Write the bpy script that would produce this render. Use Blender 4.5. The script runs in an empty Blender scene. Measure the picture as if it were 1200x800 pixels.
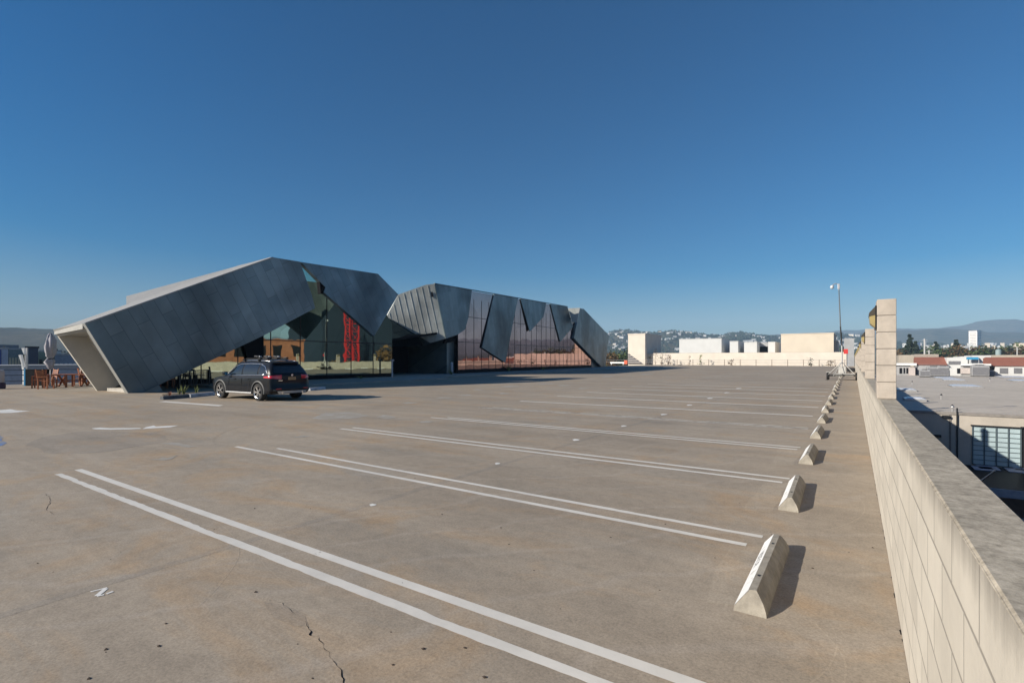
import bpy, bmesh, math, random
from mathutils import Vector, Matrix, noise
random.seed(7)
PI = math.pi
scene = bpy.context.scene
COL = scene.collection

# ------------------------------------------------------------------ camera
EYE = 1.68
FPX, HU, HV = 594.6, 600.0, 420.0            # focal length and horizon in photo pixels (1200 wide)
YAW = math.atan(400 / FPX)
SN, CS = math.sin(YAW), math.cos(YAW)
cam = bpy.data.objects.new('camera', bpy.data.cameras.new('camera'))
COL.objects.link(cam)
cam.location = (0, 0, EYE)
cam.rotation_euler = (PI / 2, 0, YAW)
cam.data.sensor_width = 36
cam.data.lens = 36 * FPX / 1200
cam.data.shift_y = 20 / 1200
cam.data.clip_start = 0.05
cam.data.clip_end = 40000
scene.camera = cam

# ------------------------------------------------------------------ light
SUNV = Vector((-1.32, -1.75, 1.0)).normalized()
ELEV = math.asin(SUNV.z)
world = bpy.data.worlds.new('World'); scene.world = world; world.use_nodes = True
wn, wl = world.node_tree.nodes, world.node_tree.links
wn.clear()
sky = wn.new('ShaderNodeTexSky'); sky.sky_type = 'NISHITA'; sky.sun_disc = False
sky.sun_elevation = ELEV
sky.sun_rotation = math.atan2(SUNV.x, SUNV.y)
sky.air_density = 1.0; sky.dust_density = 1.0; sky.ozone_density = 3.0; sky.altitude = 100
bg = wn.new('ShaderNodeBackground'); bg.inputs[1].default_value = 0.060
wo = wn.new('ShaderNodeOutputWorld')
hsv = wn.new('ShaderNodeHueSaturation'); hsv.inputs['Saturation'].default_value = 1.80; hsv.inputs['Hue'].default_value = 0.504
wl.new(sky.outputs[0], hsv.inputs['Color']); wl.new(hsv.outputs[0], bg.inputs[0]); wl.new(bg.outputs[0], wo.inputs[0])
sd = bpy.data.lights.new('sun', 'SUN'); sd.energy = 5.0; sd.angle = math.radians(0.53)
sd.color = (1.0, 0.93, 0.82)
sun = bpy.data.objects.new('sun', sd); COL.objects.link(sun)
sun.rotation_euler = SUNV.to_track_quat('Z', 'Y').to_euler(); sun.location = (-30, -40, 60)
vs = scene.view_settings
vs.view_transform = 'Standard'; vs.look = 'None'; vs.exposure = 0.54; vs.gamma = 1; vs.use_curve_mapping = False

# ------------------------------------------------------------------ rays: where a direction seen in the photo meets a real surface
def ray(u, v):
    a, b = (u - HU) / FPX, (HV - v) / FPX
    return Vector((-SN + CS * a, CS + SN * a, b))
def onplane(u, v, p0, n):
    d = ray(u, v); o = Vector((0, 0, EYE)); n = Vector(n)
    t = (Vector(p0) - o).dot(n) / d.dot(n)
    return o + d * t
def atX(u, v, X): return onplane(u, v, (X, 0, 0), (1, 0, 0))
def atY(u, v, Y): return onplane(u, v, (0, Y, 0), (0, 1, 0))
def atZ(u, v, z=0.0): return onplane(u, v, (0, 0, z), (0, 0, 1))
def atD(u, v, d): return Vector((0, 0, EYE)) + ray(u, v) * d

# ------------------------------------------------------------------ materials
MATS = {}
def nodes(name):
    m = bpy.data.materials.new(name); m.use_nodes = True
    nt = m.node_tree; b = nt.nodes['Principled BSDF']
    return m, nt, b
def noise_node(nt, scale, detail=6, rough=0.6, vec=None, dist=0.0):
    n = nt.nodes.new('ShaderNodeTexNoise'); n.inputs['Scale'].default_value = scale
    n.inputs['Detail'].default_value = detail; n.inputs['Roughness'].default_value = rough
    n.inputs['Distortion'].default_value = dist
    if vec is not None: nt.links.new(vec, n.inputs['Vector'])
    return n.outputs['Fac']
def ramp(nt, fac, stops):
    r = nt.nodes.new('ShaderNodeValToRGB'); e = r.color_ramp.elements
    while len(e) > 1: e.remove(e[-1])
    e[0].position = stops[0][0]; e[0].color = col4(stops[0][1])
    for p, c in stops[1:]:
        x = e.new(p); x.color = col4(c)
    nt.links.new(fac, r.inputs[0]); return r.outputs[0]
def col4(c):
    if isinstance(c, (int, float)): return (c, c, c, 1)
    return (c[0], c[1], c[2], 1)
def mix(nt, fac, a, b, mode='MIX'):
    m = nt.nodes.new('ShaderNodeMix'); m.data_type = 'RGBA'; m.blend_type = mode
    for i, x in ((0, fac), (6, a), (7, b)):
        if isinstance(x, (int, float)) : 
            m.inputs[i].default_value = x if i == 0 else col4(x)
        elif isinstance(x, tuple): m.inputs[i].default_value = col4(x)
        else: nt.links.new(x, m.inputs[i])
    return m.outputs[2]
def coords(nt, kind='Object', scale=(1, 1, 1), rot=(0, 0, 0)):
    t = nt.nodes.new('ShaderNodeTexCoord'); mp = nt.nodes.new('ShaderNodeMapping')
    nt.links.new(t.outputs[kind], mp.inputs[0])
    mp.inputs['Scale'].default_value = scale; mp.inputs['Rotation'].default_value = rot
    return mp.outputs[0]
def bump(nt, b, h, strength=0.3, dist=0.01, prev=None):
    n = nt.nodes.new('ShaderNodeBump'); n.inputs['Strength'].default_value = strength
    n.inputs['Distance'].default_value = dist
    nt.links.new(h, n.inputs['Height'])
    if prev is not None: nt.links.new(prev, n.inputs['Normal'])
    nt.links.new(n.outputs[0], b.inputs['Normal']); return n.outputs[0]
def plain(name, color, rough=0.6, metal=0.0, var=0.12, scale=3.0, bmp=0.0, spec=None, fine=0.0):
    if name in MATS: return MATS[name]
    m, nt, b = nodes(name)
    v = coords(nt)
    n1 = noise_node(nt, scale, 8, 0.65, v)
    dk = tuple(max(0, c * (1 - var * 2)) for c in color); lt = tuple(min(1, c * (1 + var)) for c in color)
    c = ramp(nt, n1, [(0.3, dk), (0.7, lt)])
    nt.links.new(c, b.inputs['Base Color'])
    b.inputs['Roughness'].default_value = rough; b.inputs['Metallic'].default_value = metal
    if spec is not None: b.inputs['Specular IOR Level'].default_value = spec
    if bmp: bump(nt, b, noise_node(nt, scale * 12, 5, 0.6, v), bmp, 0.01)
    MATS[name] = m; return m

def mat_deck(name='deck_concrete', tint=(1.045, 1.01, 0.985)):
    m, nt, b = nodes(name)
    v = coords(nt)
    big = noise_node(nt, 0.16, 5, 0.6, v, 0.6)
    mid = noise_node(nt, 0.9, 8, 0.68, v, 0.8)
    base = ramp(nt, big, [(0.30, (0.29, 0.250, 0.197)), (0.50, (0.33, 0.284, 0.223)), (0.70, (0.365, 0.315, 0.248))])
    midc = ramp(nt, mid, [(0.25, 0.86), (0.5, 1.0), (0.78, 1.08)])
    c = mix(nt, 1.0, base, midc, 'MULTIPLY')
    # orange-brown water stains
    rv = coords(nt, scale=(1.0, 1.6, 1), rot=(0, 0, 0.35))
    st = noise_node(nt, 0.42, 9, 0.7, rv, 1.2)
    sm = ramp(nt, st, [(0.50, 0.0), (0.66, 0.8)])
    c = mix(nt, sm, c, mix(nt, 1.0, c, (1.13, 0.965, 0.78), 'MULTIPLY'))
    # cool grey worn patches
    gv = coords(nt, scale=(0.6, 2.0, 1), rot=(0, 0, -0.12))
    gs = noise_node(nt, 0.30, 9, 0.72, gv, 0.7)
    gm = ramp(nt, gs, [(0.52, 0.0), (0.68, 0.65)])
    c = mix(nt, gm, c, mix(nt, 1.0, c, (0.80, 0.87, 0.95), 'MULTIPLY'))
    # traffic / water streaks along the rows
    sv = coords(nt, scale=(0.10, 1.5, 1))
    ss = noise_node(nt, 1.2, 7, 0.65, sv)
    sc = ramp(nt, ss, [(0.30, 0.86), (0.55, 1.0), (0.75, 1.10)])
    c = mix(nt, 1.0, c, sc, 'MULTIPLY')
    # scuffs: thin pale curves
    wv = coords(nt, scale=(1, 1, 1), rot=(0, 0, 0.7))
    w = nt.nodes.new('ShaderNodeTexWave'); w.inputs['Scale'].default_value = 0.35; w.inputs['Distortion'].default_value = 9
    w.inputs['Detail'].default_value = 3; w.inputs['Detail Scale'].default_value = 0.8; nt.links.new(wv, w.inputs[0])
    wr = ramp(nt, w.outputs['Fac'], [(0.965, 0.0), (1.0, 0.22)])
    c = mix(nt, wr, c, (0.40, 0.36, 0.31))
    # aggregate speckle
    f = noise_node(nt, 55, 5, 0.8, v)
    fc = ramp(nt, f, [(0.32, 0.72), (0.5, 1.0), (0.68, 1.22)])
    f2 = noise_node(nt, 9, 9, 0.8, v)
    c = mix(nt, 1.0, c, ramp(nt, f2, [(0.34, 0.84), (0.5, 1.0), (0.66, 1.10)]), 'MULTIPLY')
    c = mix(nt, 1.0, c, fc, 'MULTIPLY')
    vo = nt.nodes.new('ShaderNodeTexVoronoi'); vo.inputs['Scale'].default_value = 2.1; nt.links.new(v, vo.inputs['Vector'])
    vr = ramp(nt, vo.outputs['Distance'], [(0.018, 0.85), (0.032, 0.0)])
    pick = ramp(nt, noise_node(nt, 1.3, 2, 0.5, v), [(0.60, 0.0), (0.63, 1.0)])
    vm = mix(nt, 1.0, vr, pick, 'MULTIPLY')
    c = mix(nt, vm, c, (0.045, 0.035, 0.03))
    c = mix(nt, 1.0, c, tint, 'MULTIPLY')
    nt.links.new(c, b.inputs['Base Color'])
    b.inputs['Roughness'].default_value = 0.82; b.inputs['Specular IOR Level'].default_value = 0.25
    p = bump(nt, b, f, 0.35, 0.004)
    bump(nt, b, mid, 0.25, 0.02, p)
    return m
M_DECK = mat_deck()
M_DK_LIGHT = mat_deck('deck_pale_patch', (1.13, 1.095, 1.065))
M_DK_JOINT = mat_deck('deck_joint_filler', (0.94, 0.93, 0.94))
M_DK_ROUGH = mat_deck('deck_rough_patch', (0.895, 0.885, 0.895))

def mat_paint(name, col, wear=0.5, under=(0.27, 0.24, 0.20)):
    m, nt, b = nodes(name)
    v = coords(nt)
    n1 = noise_node(nt, 2.2, 10, 0.75, v, 0.4); n2 = noise_node(nt, 38, 5, 0.7, v)
    a = nt.nodes.new('ShaderNodeMath'); a.operation = 'MULTIPLY_ADD'; nt.links.new(n2, a.inputs[0])
    a.inputs[1].default_value = 0.35; nt.links.new(n1, a.inputs[2])
    wm = ramp(nt, a.outputs[0], [(wear + 0.32, 0.0), (wear + 0.40, 1.0)])
    dirt = ramp(nt, noise_node(nt, 1.1, 6, 0.7, v), [(0.3, 0.80), (0.7, 1.05)])
    c = mix(nt, 1.0, col, dirt, 'MULTIPLY')
    c = mix(nt, wm, c, under)
    nt.links.new(c, b.inputs['Base Color']); b.inputs['Roughness'].default_value = 0.7
    bump(nt, b, n2, 0.2, 0.003)
    MATS[name] = m
    return m
M_LINE = mat_paint('white_line_paint', (0.70, 0.66, 0.59), 0.50)
M_LINEW = mat_paint('worn_line_paint', (0.58, 0.55, 0.49), 0.34)
M_MARK = mat_paint('marking_paint', (0.74, 0.72, 0.67), 0.50)
M_MARKW = mat_paint('ghost_marking_paint', (0.46, 0.445, 0.42), 0.24, (0.33, 0.29, 0.235))
M_BLUEP = mat_paint('blue_marking_paint', (0.12, 0.2, 0.38), 0.34)

def mat_blockwall():
    m, nt, b = nodes('block_wall')
    v = coords(nt)
    sx = nt.nodes.new('ShaderNodeSeparateXYZ'); nt.links.new(v, sx.inputs[0])
    cb = nt.nodes.new('ShaderNodeCombineXYZ'); nt.links.new(sx.outputs['Y'], cb.inputs[0]); nt.links.new(sx.outputs['Z'], cb.inputs[1])
    br = nt.nodes.new('ShaderNodeTexBrick'); nt.links.new(cb.outputs[0], br.inputs['Vector'])
    br.inputs['Scale'].default_value = 1.0; br.inputs['Brick Width'].default_value = 0.4; br.inputs['Row Height'].default_value = 0.2008
    br.inputs['Mortar Size'].default_value = 0.0065; br.inputs['Mortar Smooth'].default_value = 0.3; br.inputs['Bias'].default_value = 0
    br.inputs['Color1'].default_value = (0.55, 0.50, 0.42, 1); br.inputs['Color2'].default_value = (0.63, 0.575, 0.485, 1)
    br.inputs['Mortar'].default_value = (0.33, 0.30, 0.255, 1)
    # grime: streaks below the top edge, fading down
    stv = coords(nt, scale=(1, 9, 0.7))
    stn = noise_node(nt, 1.6, 8, 0.7, stv)
    zr = nt.nodes.new('ShaderNodeMapRange'); nt.links.new(sx.outputs['Z'], zr.inputs[0])
    zr.inputs[1].default_value = 1.0; zr.inputs[2].default_value = 1.2; zr.inputs[3].default_value = 0; zr.inputs[4].default_value = 0.62
    mu = nt.nodes.new('ShaderNodeMath'); mu.operation = 'MULTIPLY_ADD'; nt.links.new(stn, mu.inputs[0]); mu.inputs[1].default_value = 0.62
    nt.links.new(zr.outputs[0], mu.inputs[2])
    gm = ramp(nt, mu.outputs[0], [(0.62, 0.0), (1.08, 0.75)])
    c = mix(nt, gm, br.outputs['Color'], (0.22, 0.195, 0.165))
    blot = ramp(nt, noise_node(nt, 2.5, 8, 0.7, v), [(0.3, 0.88), (0.7, 1.06)])
    c = mix(nt, 1.0, c, blot, 'MULTIPLY')
    # rough, darker top
    g = nt.nodes.new('ShaderNodeNewGeometry'); sg = nt.nodes.new('ShaderNodeSeparateXYZ'); nt.links.new(g.outputs['True Normal'], sg.inputs[0])
    top = ramp(nt, sg.outputs['Z'], [(0.35, 0.0), (0.6, 1.0)])
    tn = noise_node(nt, 26, 10, 0.8, v); tb = noise_node(nt, 3.0, 8, 0.7, v, 0.5)
    tc = ramp(nt, tn, [(0.30, (0.20, 0.175, 0.135)), (0.5, (0.41, 0.355, 0.275)), (0.68, (0.56, 0.495, 0.39))])
    tc = mix(nt, 1.0, tc, ramp(nt, tb, [(0.3, 0.75), (0.7, 1.2)]), 'MULTIPLY')
    c = mix(nt, top, c, tc)
    nt.links.new(c, b.inputs['Base Color']); b.inputs['Roughness'].default_value = 0.9; b.inputs['Specular IOR Level'].default_value = 0.2
    fn = noise_node(nt, 60, 6, 0.7, v)
    p = bump(nt, b, fn, 0.4, 0.006)
    inv = nt.nodes.new('ShaderNodeMath'); inv.operation = 'SUBTRACT'; inv.inputs[0].default_value = 1; nt.links.new(br.outputs['Fac'], inv.inputs[1])
    bump(nt, b, inv.outputs[0], 0.5, 0.006, p)
    return m
M_BLOCK = mat_blockwall()
M_PILLAR = plain('pillar_block', (0.47, 0.41, 0.345), 0.92, var=0.12, scale=4, bmp=0.35, spec=0.2)
M_MORTAR = plain('mortar_joint', (0.22, 0.195, 0.17), 0.95)
M_STOP = plain('stop_concrete', (0.33, 0.30, 0.25), 0.88, var=0.16, scale=9, bmp=0.5, spec=0.2)
M_STOPW = mat_paint('stop_white_paint', (0.82, 0.81, 0.78), 0.42, (0.36, 0.33, 0.28))
M_BLACKP = mat_paint('black_stencil', (0.03, 0.03, 0.03), 0.46, (0.7, 0.68, 0.65))

def mat_zinc(name, c1, c2, rough=0.38, metal=0.65, tilt=0.5, w=0.42, seam=0.5, row=5.0, cloud=0.48):
    m, nt, b = nodes(name)
    v = coords(nt)
    sx = nt.nodes.new('ShaderNodeSeparateXYZ'); nt.links.new(v, sx.inputs[0])
    cb = nt.nodes.new('ShaderNodeCombineXYZ'); nt.links.new(sx.outputs['Y'], cb.inputs[0]); nt.links.new(sx.outputs['Z'], cb.inputs[1])
    mp = nt.nodes.new('ShaderNodeMapping'); nt.links.new(cb.outputs[0], mp.inputs[0]); mp.inputs['Rotation'].default_value = (0, 0, tilt + PI / 2)
    br = nt.nodes.new('ShaderNodeTexBrick'); nt.links.new(mp.outputs[0], br.inputs['Vector'])
    br.inputs['Scale'].default_value = 1; br.inputs['Brick Width'].default_value = row; br.inputs['Row Height'].default_value = w
    br.inputs['Mortar Size'].default_value = 0.012; br.inputs['Bias'].default_value = 0; br.inputs['Mortar Smooth'].default_value = 0.5
    br.inputs['Color1'].default_value = col4(c1); br.inputs['Color2'].default_value = col4(c2)
    br.inputs['Mortar'].default_value = col4(tuple(x * seam for x in c1))
    n1 = noise_node(nt, 0.7, 7, 0.62, v, 0.4)
    c = mix(nt, 1.0, br.outputs['Color'], ramp(nt, n1, [(0.3, 0.84), (0.7, 1.12)]), 'MULTIPLY')
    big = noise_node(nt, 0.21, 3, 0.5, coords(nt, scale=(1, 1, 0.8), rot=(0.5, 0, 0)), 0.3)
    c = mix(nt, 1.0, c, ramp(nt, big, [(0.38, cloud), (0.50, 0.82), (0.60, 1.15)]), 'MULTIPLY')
    nt.links.new(c, b.inputs['Base Color']); b.inputs['Metallic'].default_value = metal
    rr = ramp(nt, noise_node(nt, 1.4, 6, 0.6, v), [(0.3, rough - 0.06), (0.7, rough + 0.12)])
    nt.links.new(rr, b.inputs['Roughness'])
    inv = nt.nodes.new('ShaderNodeMath'); inv.operation = 'SUBTRACT'; inv.inputs[0].default_value = 1; nt.links.new(br.outputs['Fac'], inv.inputs[1])
    p = bump(nt, b, inv.outputs[0], 0.35, 0.02)
    bump(nt, b, n1, 0.12, 0.08, p)
    MATS[name] = m
    return m
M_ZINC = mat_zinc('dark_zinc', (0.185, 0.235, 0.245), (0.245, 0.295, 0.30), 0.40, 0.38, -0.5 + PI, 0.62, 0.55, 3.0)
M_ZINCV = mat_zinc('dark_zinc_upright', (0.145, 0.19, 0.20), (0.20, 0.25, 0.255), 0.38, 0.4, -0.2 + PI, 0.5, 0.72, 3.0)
M_GREY = mat_zinc('grey_ribbed_metal', (0.50, 0.52, 0.49), (0.56, 0.575, 0.54), 0.6, 0.1, -0.16 + PI, 0.62, 0.7, 2.2, 0.8)
M_ROOFM = plain('pale_roof_metal', (0.36, 0.35, 0.325), 0.6, 0.2, var=0.08, scale=2)
M_PORTAL = plain('portal_grey_metal', (0.33, 0.335, 0.32), 0.55, 0.2, var=0.06, scale=1.5)
M_PORTALIN = plain('portal_inner_plaster', (0.52, 0.49, 0.43), 0.8, 0, var=0.05, scale=1.5)

def mat_glass(name, tint, dark, fac=0.55, wav=0.02):
    m, nt, b = nodes(name)
    nt.nodes.remove(b)
    out = nt.nodes['Material Output']
    v = coords(nt)
    g = nt.nodes.new('ShaderNodeBsdfGlossy'); g.inputs['Roughness'].default_value = 0.015
    pv = coords(nt, scale=(1, 1, 1))
    vo = nt.nodes.new('ShaderNodeTexVoronoi'); vo.inputs['Scale'].default_value = 0.4; nt.links.new(pv, vo.inputs['Vector'])
    tn = ramp(nt, vo.outputs['Color'], [(0.2, tuple(t * 0.8 for t in tint)), (0.8, tint)])
    nt.links.new(tn, g.inputs['Color'])
    bn = nt.nodes.new('ShaderNodeBump'); bn.inputs['Strength'].default_value = wav; bn.inputs['Distance'].default_value = 0.3
    nt.links.new(noise_node(nt, 0.55, 2, 0.4, v), bn.inputs['Height'])
    nt.links.new(bn.outputs[0], g.inputs['Normal'])
    d = nt.nodes.new('ShaderNodeBsdfDiffuse'); d.inputs['Color'].default_value = col4(dark)
    fr = nt.nodes.new('ShaderNodeFresnel'); fr.inputs[0].default_value = 1.5
    mr = nt.nodes.new('ShaderNodeMapRange'); nt.links.new(fr.outputs[0], mr.inputs[0]); mr.inputs[3].default_value = fac; mr.inputs[4].default_value = 1.0
    ms = nt.nodes.new('ShaderNodeMixShader'); nt.links.new(mr.outputs[0], ms.inputs[0])
    nt.links.new(d.outputs[0], ms.inputs[1]); nt.links.new(g.outputs[0], ms.inputs[2])
    nt.links.new(ms.outputs[0], out.inputs[0])
    MATS[name] = m
    return m
M_GLG = mat_glass('green_grey_glass', (0.54, 0.62, 0.50), (0.010, 0.014, 0.012), 0.8)
M_GLB = mat_glass('bronze_glass', (0.58, 0.39, 0.37), (0.03, 0.018, 0.018), 0.75)
M_TEAL = mat_glass('dark_teal_glass', (0.12, 0.17, 0.19), (0.01, 0.018, 0.022), 0.6)
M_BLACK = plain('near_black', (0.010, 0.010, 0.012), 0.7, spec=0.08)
M_MULL = plain('mullion_dark', (0.035, 0.03, 0.032), 0.5, 0.3)
M_BLKM = plain('black_metal', (0.02, 0.02, 0.022), 0.45, 0.3)
M_WHITE = plain('white_paint', (0.78, 0.78, 0.76), 0.5, var=0.05)
M_WHITEW = plain('white_wall', (0.60, 0.60, 0.585), 0.8, var=0.04, scale=0.3)
M_CREAM = plain('cream_wall', (0.66, 0.575, 0.455), 0.85, var=0.05, scale=0.25)
M_CREAM2 = plain('pale_cream_wall', (0.68, 0.61, 0.52), 0.85, var=0.06, scale=0.4)
M_GREYW = plain('grey_wall', (0.36, 0.36, 0.36), 0.8, var=0.08, scale=0.4)
M_TAN = plain('tan_wall', (0.42, 0.37, 0.30), 0.85, var=0.07, scale=0.5)
M_ROOFT = plain('flat_roof', (0.36, 0.325, 0.28), 0.9, var=0.12, scale=0.35)
M_BRICK = plain('red_brown_roof', (0.29, 0.11, 0.07), 0.85, var=0.08, scale=1)
M_WOOD = plain('orange_wood', (0.34, 0.11, 0.04), 0.55, var=0.22, scale=7)
M_CHROME = plain('chrome', (0.75, 0.75, 0.76), 0.16, 1.0, var=0.02)
M_ALU = plain('satin_metal', (0.6, 0.6, 0.6), 0.35, 0.8, var=0.04)
M_STEEL = plain('galvanised', (0.42, 0.42, 0.42), 0.5, 0.6)
M_RUB = plain('tyre_rubber', (0.018, 0.018, 0.018), 0.85)
M_RED = plain('red_paint', (0.55, 0.03, 0.03), 0.5, var=0.05)
M_LEAF = plain('green_leaves', (0.085, 0.125, 0.035), 0.8, var=0.45, scale=0.9)
M_LEAFD = plain('dark_leaves', (0.028, 0.045, 0.022), 0.85, var=0.4, scale=0.9)
M_LEAFB = plain('rusty_leaves', (0.15, 0.085, 0.03), 0.85, var=0.4, scale=0.9)
M_BARK = plain('bark', (0.11, 0.085, 0.06), 0.9, var=0.2)
M_TEALPANE = plain('frosted_teal_pane', (0.42, 0.52, 0.54), 0.25, var=0.08, scale=0.4)

# ------------------------------------------------------------------ object helpers
def wm(o):
    m = Matrix.LocRotScale(o.location, o.rotation_euler, o.scale)
    return wm(o.parent) @ m if o.parent else m
def tag(o, label, cat, group=None, kind=None):
    o['label'] = label
    if cat: o['category'] = cat
    if group: o['group'] = group
    if kind: o['kind'] = kind
    return o
def thing(name, label, cat, loc=(0, 0, 0), rz=0.0, group=None, kind=None):
    o = bpy.data.objects.new(name, None); COL.objects.link(o)
    o.empty_display_size = 0.2
    o.location = loc; o.rotation_euler = (0, 0, rz)
    return tag(o, label, cat, group, kind)
def obj(name, bm, mat, parent=None, world=False, smooth=False, label=None, origin=None):
    if world and parent is not None:
        bm.transform(wm(parent).inverted())
    if origin is not None:
        bm.transform(Matrix.Translation(-Vector(origin)))
    bmesh.ops.recalc_face_normals(bm, faces=bm.faces)
    if bm.verts and max(abs(v_.co.z) for v_ in bm.verts) < 0.012:
        bm.normal_update()
        bmesh.ops.reverse_faces(bm, faces=[f_ for f_ in bm.faces if f_.normal.z < 0])
    me = bpy.data.meshes.new(name); bm.to_mesh(me); bm.free()
    if smooth:
        for p in me.polygons: p.use_smooth = True
    o = bpy.data.objects.new(name, me); COL.objects.link(o)
    me.materials.append(mat)
    if origin is not None: o.location = origin
    if parent is not None: o.parent = parent
    if label: o['label'] = label
    return o
def struct(name, bm, mat, parent=None, **k):
    o = obj(name, bm, mat, parent, **k)
    if parent is None: o['kind'] = 'structure'
    return o
def dup(root, loc=None, rz=None, label=None, group=None):
    r = root.copy(); COL.objects.link(r)
    if loc is not None: r.location = loc
    if rz is not None: r.rotation_euler = (0, 0, rz)
    if label: r['label'] = label
    if group: r['group'] = group
    for ch in list(root.children):
        c = ch.copy(); COL.objects.link(c); c.parent = r
        for g in list(ch.children):
            d = g.copy(); COL.objects.link(d); d.parent = c
    return r
def nb(): return bmesh.new()
def box(bm, x0, x1, y0, y1, z0, z1, mat=None, bevel=0):
    r = bmesh.ops.create_cube(bm, size=1)
    vsx = r['verts']
    for v in vsx:
        v.co = Vector(((x0 + x1) / 2 + v.co.x * (x1 - x0), (y0 + y1) / 2 + v.co.y * (y1 - y0), (z0 + z1) / 2 + v.co.z * (z1 - z0)))
    if mat is not None:
        for v in vsx: v.co = mat @ v.co
    if bevel:
        es = list({e for v in vsx for e in v.link_edges})
        bmesh.ops.bevel(bm, geom=es, offset=bevel, segments=2, affect='EDGES', profile=0.5)
    return bm
def tube(bm, pts, r, seg=8, cap=True):
    pts = [Vector(p) for p in pts]
    rs = r if isinstance(r, (list, tuple)) else [r] * len(pts)
    rings = []
    for i, p in enumerate(pts):
        a = pts[max(0, i - 1)]; b2 = pts[min(len(pts) - 1, i + 1)]
        d = (b2 - a).normalized()
        up = Vector((0, 0, 1)) if abs(d.z) < 0.95 else Vector((1, 0, 0))
        x = d.cross(up).normalized(); y = x.cross(d).normalized()
        rings.append([bm.verts.new(p + (x * math.cos(2 * PI * k / seg) + y * math.sin(2 * PI * k / seg)) * rs[i]) for k in range(seg)])
    for i in range(len(rings) - 1):
        for k in range(seg):
            bm.faces.new((rings[i][k], rings[i][(k + 1) % seg], rings[i + 1][(k + 1) % seg], rings[i + 1][k]))
    if cap:
        bm.faces.new(rings[0]); bm.faces.new(rings[-1])
    return bm
def bar(bm, a, b, w, h):
    a, b = Vector(a), Vector(b); d = (b - a).normalized()
    up = Vector((0, 0, 1)) if abs(d.z) < 0.95 else Vector((0, 1, 0))
    x = d.cross(up).normalized() * w / 2; y = x.cross(d).normalized() * h / 2
    f = [bm.verts.new(a + s * x + t * y) for s, t in ((-1, -1), (1, -1), (1, 1), (-1, 1))]
    g = [bm.verts.new(b + s * x + t * y) for s, t in ((-1, -1), (1, -1), (1, 1), (-1, 1))]
    bm.faces.new(f); bm.faces.new(g)
    for k in range(4): bm.faces.new((f[k], f[(k + 1) % 4], g[(k + 1) % 4], g[k]))
    return bm
def prism(bm, pts, off):
    """solid from a polygon (3D points) swept by off"""
    off = Vector(off)
    a = [bm.verts.new(Vector(p)) for p in pts]; b2 = [bm.verts.new(Vector(p) + off) for p in pts]
    bm.faces.new(a); bm.faces.new(b2[::-1])
    n = len(a)
    for k in range(n): bm.faces.new((a[k], a[(k + 1) % n], b2[(k + 1) % n], b2[k]))
    return bm
def lathe(bm, prof, seg=24, mat=None, cap=True):
    rings = []
    for r, z in prof:
        ring = [Vector((r * math.cos(2 * PI * k / seg), r * math.sin(2 * PI * k / seg), z)) for k in range(seg)]
        if mat is not None: ring = [mat @ p for p in ring]
        rings.append([bm.verts.new(p) for p in ring])
    for i in range(len(rings) - 1):
        for k in range(seg):
            bm.faces.new((rings[i][k], rings[i][(k + 1) % seg], rings[i + 1][(k + 1) % seg], rings[i + 1][k]))
    if cap and prof[0][0] > 1e-4: bm.faces.new(rings[0])
    if cap and prof[-1][0] > 1e-4: bm.faces.new(rings[-1])
    bmesh.ops.remove_doubles(bm, verts=bm.verts, dist=1e-5)
    return bm
def rot(x=0, y=0, z=0):
    return Matrix.Rotation(z, 4, 'Z') @ Matrix.Rotation(y, 4, 'Y') @ Matrix.Rotation(x, 4, 'X')
def T(x, y, z): return Matrix.Translation((x, y, z))

# ================================================================== TERRAIN
GZ = -14.0
def az_of(u): return math.atan2(ray(u, 420).x, ray(u, 420).y)
def interp(tab, x):
    if x <= tab[0][0]: return tab[0][1]
    for (a, b), (c, d) in zip(tab, tab[1:]):
        if x <= c: return b + (d - b) * (x - a) / (c - a)
    return tab[-1][1]
near_px = [(640, 396), (700, 393), (713, 392), (724, 388.7), (733, 388.7), (753, 390.5), (775, 390.7), (787, 388.7), (796, 390), (811, 391.6), (825, 392.7), (844, 395), (855, 392.7), (860, 391.3), (880, 392.7), (893, 394.7), (915, 396), (981, 394), (1010, 396), (1060, 404), (1200, 408), (1500, 412)]
mid_px = [(860, 396), (930, 392), (981, 391.5), (995, 391), (1030, 389.5), (1052, 387.8), (1077, 387), (1092, 385), (1107, 386), (1124, 386.7), (1148, 387), (1160, 389), (1200, 390), (1300, 388), (1500, 395)]
far_px = [(860, 399), (940, 390.5), (1000, 386.8), (1052, 385.5), (1097, 384.7), (1124, 382.5), (1137, 378.8), (1152, 375.8), (1167, 374.5), (1190, 374.5), (1200, 375.3), (1240, 378), (1300, 384), (1500, 392)]
left_px = [(-400, 398), (-100, 395), (0, 393), (13, 393.4), (30, 393), (60, 393), (110, 394), (200, 396), (400, 397), (640, 398)]
def ridge_tab(px, R):
    out = []
    for u, v in px:
        r = ray(u, v); h = math.hypot(r.x, r.y)
        out.append((math.atan2(r.x, r.y), EYE + r.z / h * R))
    return out
RN, RM, RF, RL = 2300.0, 3600.0, 4900.0, 4600.0
T_N, T_M, T_F, T_L = ridge_tab(near_px, RN), ridge_tab(mid_px, RM), ridge_tab(far_px, RF), ridge_tab(left_px, RL)
def sm(a, b, x):
    t = max(0.0, min(1.0, (x - a) / (b - a))); return t * t * (3 - 2 * t)
def plainz(r): return GZ + 22 * sm(400, 2200, r)
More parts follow.
